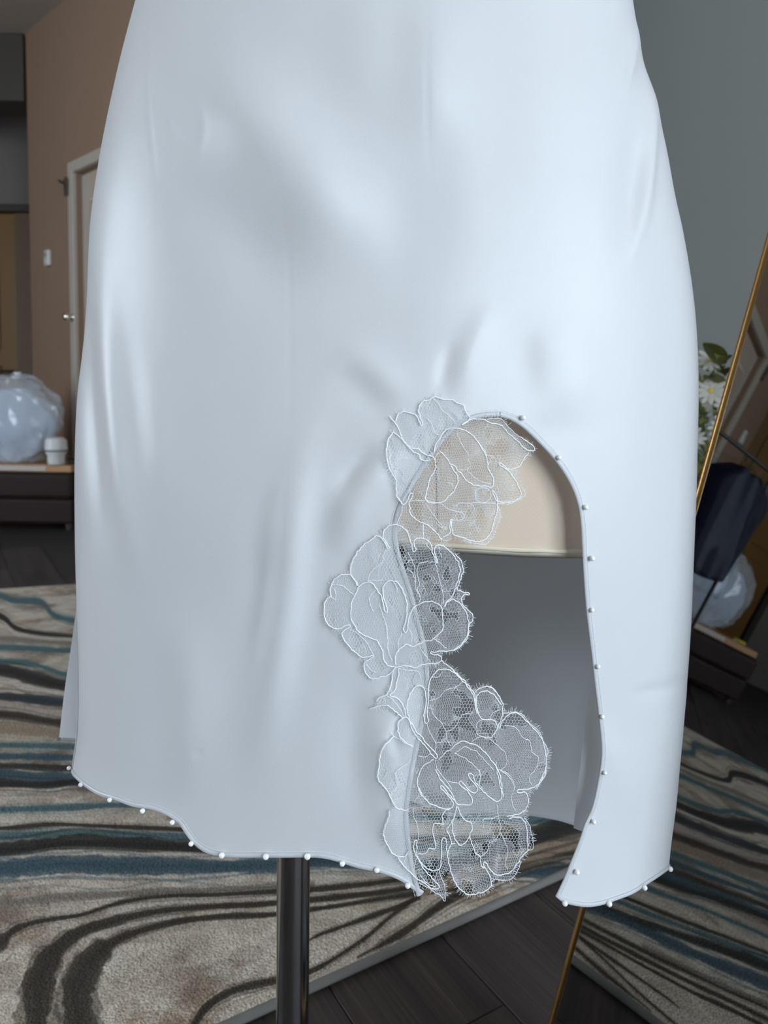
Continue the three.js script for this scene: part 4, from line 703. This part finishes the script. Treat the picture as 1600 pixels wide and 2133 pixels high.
// ------------------------------------------------------------------ leaning mirror
{
  const yaw = 4 * Math.PI / 180, ln = 13.05 * Math.PI / 180, nh = V(-Math.cos(yaw), 0, Math.sin(yaw)), n = nh.clone().multiplyScalar(Math.cos(ln)).add(V(0, Math.sin(ln), 0)), e = V(Math.sin(yaw), 0, Math.cos(yaw)), up = V(0, Math.cos(ln), 0).addScaledVector(nh, -Math.sin(ln));
  const m = thing('floor_mirror', 'tall mirror in a thin gold frame leaning back beside the white dress', 'mirror');
  m.position.set(0.2107, 0, -0.8384); m.quaternion.setFromRotationMatrix(new THREE.Matrix4().makeBasis(e, up, n));
  const W = 0.43, Hh = 1.62, fw = 0.006, fd = 0.028, gold = std({ color: col(0.80, 0.47, 0.17), roughness: 0.28, metalness: 1 });
  const y0 = 0.006;
  mesh('frame_side', rbox(fw, Hh, fd, 0.0012, fw / 2, y0 + Hh / 2, -fd / 2 + 0.003), gold, m);
  mesh('frame_side', rbox(fw, Hh, fd, 0.0012, W - fw / 2, y0 + Hh / 2, -fd / 2 + 0.003), gold, m);
  mesh('frame_end', rbox(W - 2 * fw, fw, fd, 0.0012, W / 2, y0 + fw / 2, -fd / 2 + 0.003), gold, m);
  mesh('frame_end', rbox(W - 2 * fw, fw, fd, 0.0012, W / 2, y0 + Hh - fw / 2, -fd / 2 + 0.003), gold, m);
  mesh('glass', box(W - 2 * fw, Hh - 2 * fw, 0.004, W / 2, y0 + Hh / 2, -0.002), std({ color: col(0.37, 0.375, 0.37), roughness: 0.0, metalness: 1 }), m);
  mesh('backing', box(W - 2 * fw, Hh - 2 * fw, 0.008, W / 2, y0 + Hh / 2, -0.012), std({ color: col(0.05, 0.045, 0.04), roughness: 0.8 }), m);
  const leg = mesh('rear_stand', box(0.14, 1.2, 0.012, 0, -0.6, 0), std({ color: col(0.05, 0.045, 0.04), roughness: 0.6 }), m); leg.position.set(W / 2, 1.18, -0.03); leg.rotation.x = 0.5;
}

// ------------------------------------------------------------------ bench with a board, bag and small things
{
  const leather = phy({ color: col(0.026, 0.013, 0.011), roughness: 0.6, specularIntensity: 0.5, bumpMap: plaster, bumpScale: 0.0012 });
  const b = thing('leather_bench', 'low dark brown leather bench carrying the wooden board', 'bench', [-2.30, 0, -4.46]);
  mesh('lower_box', rbox(0.86, 0.15, 0.32, 0.02, 0, 0.115, 0), leather, b);
  mesh('cushion', rbox(0.87, 0.165, 0.33, 0.035, 0, 0.27, 0), leather, b);
  for (const [x, z] of [[-0.39, -0.12], [0.39, -0.12], [-0.39, 0.12], [0.39, 0.12]]) mesh('foot', new THREE.CylinderGeometry(0.024, 0.018, 0.042, 16).translate(x, 0.021, z), darkPaint, b);
  const woodM = std({ map: dataTex(128, (u, v) => { const q = 1 + 0.25 * noise(u * 3, v * 40, 2) + 0.12 * noise(u * 9, v * 90, 6); return [186 * q, 140 * q, 96 * q].map((c) => Math.min(255, c)); }, true), roughness: 0.5 });
  const bd = thing('wooden_board', 'pale wooden board lying across the dark leather bench', 'board', [-2.29, 0.3525, -4.45]);
  mesh('plank', rbox(0.82, 0.042, 0.28, 0.006, 0, 0.021, 0), woodM, bd);
  mesh('edge_strip', rbox(0.4, 0.03, 0.004, 0.0015, 0.06, 0.022, 0.142), std({ color: col(0.55, 0.50, 0.46), roughness: 0.7 }), bd);
  // clear plastic bundle
  const bag = thing('plastic_bag', 'bulging clear plastic bag of pale blue cloth on the wooden board', 'bag', [-2.29, 0.395, -4.47]);
  const lump = (rx, ry, rz, amp, k) => { const g = new THREE.SphereGeometry(1, 64, 48), p = g.attributes.position; for (let i = 0; i < p.count; i++) { const v = V(p.getX(i), p.getY(i), p.getZ(i)), q = 1 + amp * (noise(v.x * 2.2 + k, v.y * 1.6, v.z * 2.2) + 0.7 * Math.abs(noise(v.x * 5 + k, v.y * 3, v.z * 5)) + 0.35 * Math.abs(noise(v.x * 11 + k, v.y * 6, v.z * 11))); p.setXYZ(i, v.x * rx * q, Math.max(-ry, v.y * ry * q) + ry, v.z * rz * q); } g.computeVertexNormals(); return g; };
  mesh('cloth_inside', lump(0.235, 0.225, 0.095, 0.16, 3).translate(0, 0.002, 0), std({ color: col(0.50, 0.56, 0.66), roughness: 0.7 }), bag);
  mesh('plastic', lump(0.275, 0.268, 0.12, 0.16, 3), phy({ color: col(0.90, 0.93, 0.96), roughness: 0.14, transmission: 0.75, thickness: 0, ior: 1.5, side: THREE.DoubleSide }), bag);
  mesh('knot', new THREE.LatheGeometry([[0.05, -0.012], [0.03, 0.004], [0.014, 0.01], [0.02, 0.022], [0.026, 0.028]].map((p) => new THREE.Vector2(...p)), 24).translate(0.02, 0.53, 0), phy({ color: col(0.85, 0.88, 0.92), roughness: 0.3, side: THREE.DoubleSide }), bag);
  // white beaker with green bands
  const cp = thing('white_jar', 'squat white jar with a thin dark green band on the board before the plastic bag', 'jar', [-1.985, 0.395, -4.345]);
  const wm = std({ color: col(0.72, 0.72, 0.70), roughness: 0.4 });
  mesh('body', new THREE.LatheGeometry([[0.001, 0], [0.045, 0], [0.048, 0.01], [0.05, 0.06], [0.058, 0.07], [0.06, 0.085], [0.001, 0.085]].map((p) => new THREE.Vector2(...p)), 32), wm, cp);
  mesh('lid', new THREE.LatheGeometry([[0.062, 0.088], [0.064, 0.1], [0.06, 0.15], [0.045, 0.165], [0.001, 0.168]].map((p) => new THREE.Vector2(...p)), 32), wm, cp);
  mesh('band', new THREE.TorusGeometry(0.0615, 0.004, 8, 40).rotateX(Math.PI / 2).translate(0, 0.0875, 0), std({ color: col(0.03, 0.06, 0.045), roughness: 0.5 }), cp);
  const sc = thing('small_case', 'small dark case lying beside the white jar on the board', 'case', [-1.925, 0.395, -4.44], 0.4);
  mesh('case_body', rbox(0.06, 0.03, 0.12, 0.012, 0, 0.015, 0), darkPaint, sc); mesh('case_flap', rbox(0.062, 0.006, 0.06, 0.003, 0, 0.0325, 0.03), leather, sc);
  const yl = thing('tape_measure', 'coiled yellow tape measure on the left end of the board', 'tape measure', [-2.58, 0.395, -4.37]);
  mesh('coil', new THREE.TorusGeometry(0.03, 0.012, 10, 32).rotateX(Math.PI / 2).translate(0, 0.012, 0), std({ color: col(0.6, 0.5, 0.06), roughness: 0.6 }), yl); mesh('end_tab', box(0.04, 0.003, 0.014, 0.045, 0.004, 0.01), std({ color: col(0.5, 0.5, 0.5), roughness: 0.3, metalness: 1 }), yl);
}
// low garment rail behind the dress, which only the mirror shows
{
  const rail = thing('garment_rail', 'low dark metal garment rail reflected in the mirror', 'clothes rail', [-0.70, 0.0135, -2.45], -0.45);
  const bm = std({ color: col(0.03, 0.03, 0.03), roughness: 0.4, metalness: 0.7 });
  mesh('top_bar', new THREE.CylinderGeometry(0.007, 0.007, 0.52, 14).rotateZ(Math.PI / 2).translate(0, 1.1, 0), bm, rail);
  for (const x of [-0.25, 0.25]) { mesh('upright', new THREE.CylinderGeometry(0.007, 0.007, 1.1, 14).translate(x, 0.55, 0), bm, rail); mesh('foot_bar', rbox(0.022, 0.014, 0.2, 0.004, x, 0.007, 0), bm, rail); }
  const j = thing('black_jacket', 'short black jacket under clear plastic, reflected in the mirror', 'jacket', [-0.70, 0.0115, -2.45], -0.45);
  const sh = new THREE.Shape(); sh.moveTo(-0.13, 0.66); sh.quadraticCurveTo(0, 0.64, 0.13, 0.66); sh.lineTo(0.16, 0.9); sh.quadraticCurveTo(0.19, 0.97, 0.12, 1.0); sh.lineTo(0.05, 1.03); sh.quadraticCurveTo(0, 1.0, -0.05, 1.03); sh.lineTo(-0.12, 1.0); sh.quadraticCurveTo(-0.19, 0.97, -0.16, 0.9); sh.closePath();
  mesh('body', new THREE.ExtrudeGeometry(sh, { depth: 0.05, bevelEnabled: true, bevelSize: 0.02, bevelThickness: 0.03, bevelSegments: 4, curveSegments: 16 }).translate(-0.06, 0, -0.025), phy({ color: col(0.006, 0.006, 0.02), roughness: 0.7, specularIntensity: 0.3 }), j);
  mesh('hanger_hook', new THREE.TorusGeometry(0.022, 0.003, 8, 24, Math.PI * 1.5).rotateZ(-0.6).translate(-0.06, 1.088, 0), bm, j);
  const s = new Sink(), nx = 60, ny = 30; for (let y = 0; y <= ny; y++) for (let x = 0; x <= nx; x++) { const a = x / nx * 2 * Math.PI, t = y / ny, r = lerp(1, 0.75, t * t * t), q = 1 + 0.14 * noise(Math.cos(a) * 2.5, Math.sin(a) * 2.5, t * 1.3) + 0.06 * Math.sin(a * 7 + t * 3); s.vert(V(Math.cos(a) * 0.21 * r * q - 0.02, lerp(0.58, 1.05, t), Math.sin(a) * 0.11 * r * q), V(0, 0, 1)); }
  for (let y = 0; y < ny; y++) for (let x = 0; x < nx; x++) { const a = y * (nx + 1) + x; s.i.push(a, a + 1, a + nx + 2, a, a + nx + 2, a + nx + 1); }
  const g = s.geo(); g.computeVertexNormals(); mesh('plastic_cover', g, phy({ color: col(0.9, 0.92, 0.94), roughness: 0.06, transmission: 1, thickness: 0, ior: 1.25, specularIntensity: 0.12, side: THREE.DoubleSide }), j);
}

// ------------------------------------------------------------------ flowers behind the mirror
{
  const cab = thing('black_cabinet', 'low black cabinet under the white flowers by the grey wall', 'cabinet', [0.78, 0, -1.78]);
  const bm = std({ color: col(0.012, 0.012, 0.014), roughness: 0.45 });
  mesh('carcass', rbox(0.5, 0.39, 0.36, 0.008, 0, 0.245, 0), bm, cab); mesh('top', rbox(0.54, 0.03, 0.4, 0.006, 0, 0.455, 0), bm, cab);
  for (const x of [-0.125, 0.125]) { const d = mesh('door', rbox(0.235, 0.35, 0.018, 0.004, x, 0.245, 0.189), bm, cab); mesh('knob', new THREE.SphereGeometry(0.011, 16, 12).translate(x - Math.sign(x) * 0.11, 0.33, 0.208), std({ color: col(0.5, 0.35, 0.15), roughness: 0.3, metalness: 1 }), d); }
  for (const [x, z] of [[-0.21, -0.14], [0.21, -0.14], [-0.21, 0.14], [0.21, 0.14]]) mesh('foot', box(0.04, 0.05, 0.04, x, 0.025, z), bm, cab);
  const v = thing('flower_vase', 'dark vase holding white daisies and olive leaves behind the mirror frame', 'flowers', [0.80, 0.47, -1.70]);
  mesh('vase', new THREE.LatheGeometry([[0.001, 0], [0.05, 0], [0.065, 0.02], [0.075, 0.08], [0.06, 0.15], [0.045, 0.18], [0.05, 0.2], [0.044, 0.2], [0.04, 0.18], [0.001, 0.17]].map((p) => new THREE.Vector2(...p)), 32), bm, v);
  const leafM = std({ color: col(0.13, 0.135, 0.03), roughness: 0.6, side: THREE.DoubleSide }), petM = std({ color: col(0.33, 0.315, 0.27), roughness: 0.7, side: THREE.DoubleSide }), eyeM = std({ color: col(0.4, 0.28, 0.05), roughness: 0.8 }), stemM = std({ color: col(0.07, 0.1, 0.025), roughness: 0.7 });
  const petal = new THREE.SphereGeometry(1, 8, 6).scale(0.022, 0.003, 0.008).translate(0.026, 0, 0);
  const bloom = mergeGeometries(Array.from({ length: 12 }, (_, k) => petal.clone().rotateZ(0.25 + 0.1 * (k % 2)).rotateY(k / 12 * 2 * Math.PI)));
  const leaf = (() => { const s = new Sink(), n = 10; for (let i = 0; i <= n; i++) { const t = i / n, w = 0.016 * Math.sin(Math.PI * Math.pow(t, 0.8)), y = 0.05 * t - 0.05 * t * t; for (const q of [-1, 0, 1]) s.vert(V(t * 0.13, y - 0.004 * (1 - Math.abs(q)), q * w), V(0, 1, 0), t, q); } for (let i = 0; i < n; i++) for (let k = 0; k < 2; k++) { const a = i * 3 + k; s.i.push(a, a + 1, a + 3, a + 1, a + 4, a + 3); } const g = s.geo(); g.computeVertexNormals(); return g; })();
  for (let k = 0; k < 36; k++) {
    const a = k * 2.399, r = 0.05 + 0.13 * Math.sqrt((k + 0.5) / 36), y = 0.40 - 0.9 * r + 0.16 * rnd(), tip = V(Math.cos(a) * r, y, Math.sin(a) * r * 0.8);
    const s = new Sink(), c = new THREE.QuadraticBezierCurve3(V(Math.cos(a) * 0.02, 0.17, Math.sin(a) * 0.02), V(Math.cos(a) * r * 0.5, y * 0.8 + 0.02, Math.sin(a) * r * 0.4), tip);
    tube(s, c.getPoints(8), 0.0025, 5); const st = mesh('stem', s.geo(), stemM, v);
    const f = mesh('bloom', bloom, petM, v); f.position.copy(tip); f.lookAt(V(tip.x * 3, tip.y + 1.2, tip.z * 3 + 0.8)); f.rotateX(Math.PI / 2); f.scale.setScalar(0.55 + 0.3 * rnd()); mesh('eye', new THREE.SphereGeometry(0.009, 10, 8).scale(1, 0.6, 1).translate(0, 0.003, 0), eyeM, f);
  }
  for (let k = 0; k < 34; k++) { const m = mesh('leaf', leaf, leafM, v), a = k * 2.1; m.position.set(Math.cos(a) * 0.05, 0.18 + 0.26 * rnd(), Math.sin(a) * 0.05); m.rotation.set(0.3 * rnd(), -a, 0.5 * rnd()); m.scale.setScalar(1 + 0.5 * rnd()); }
}

renderer.render(scene, camera);
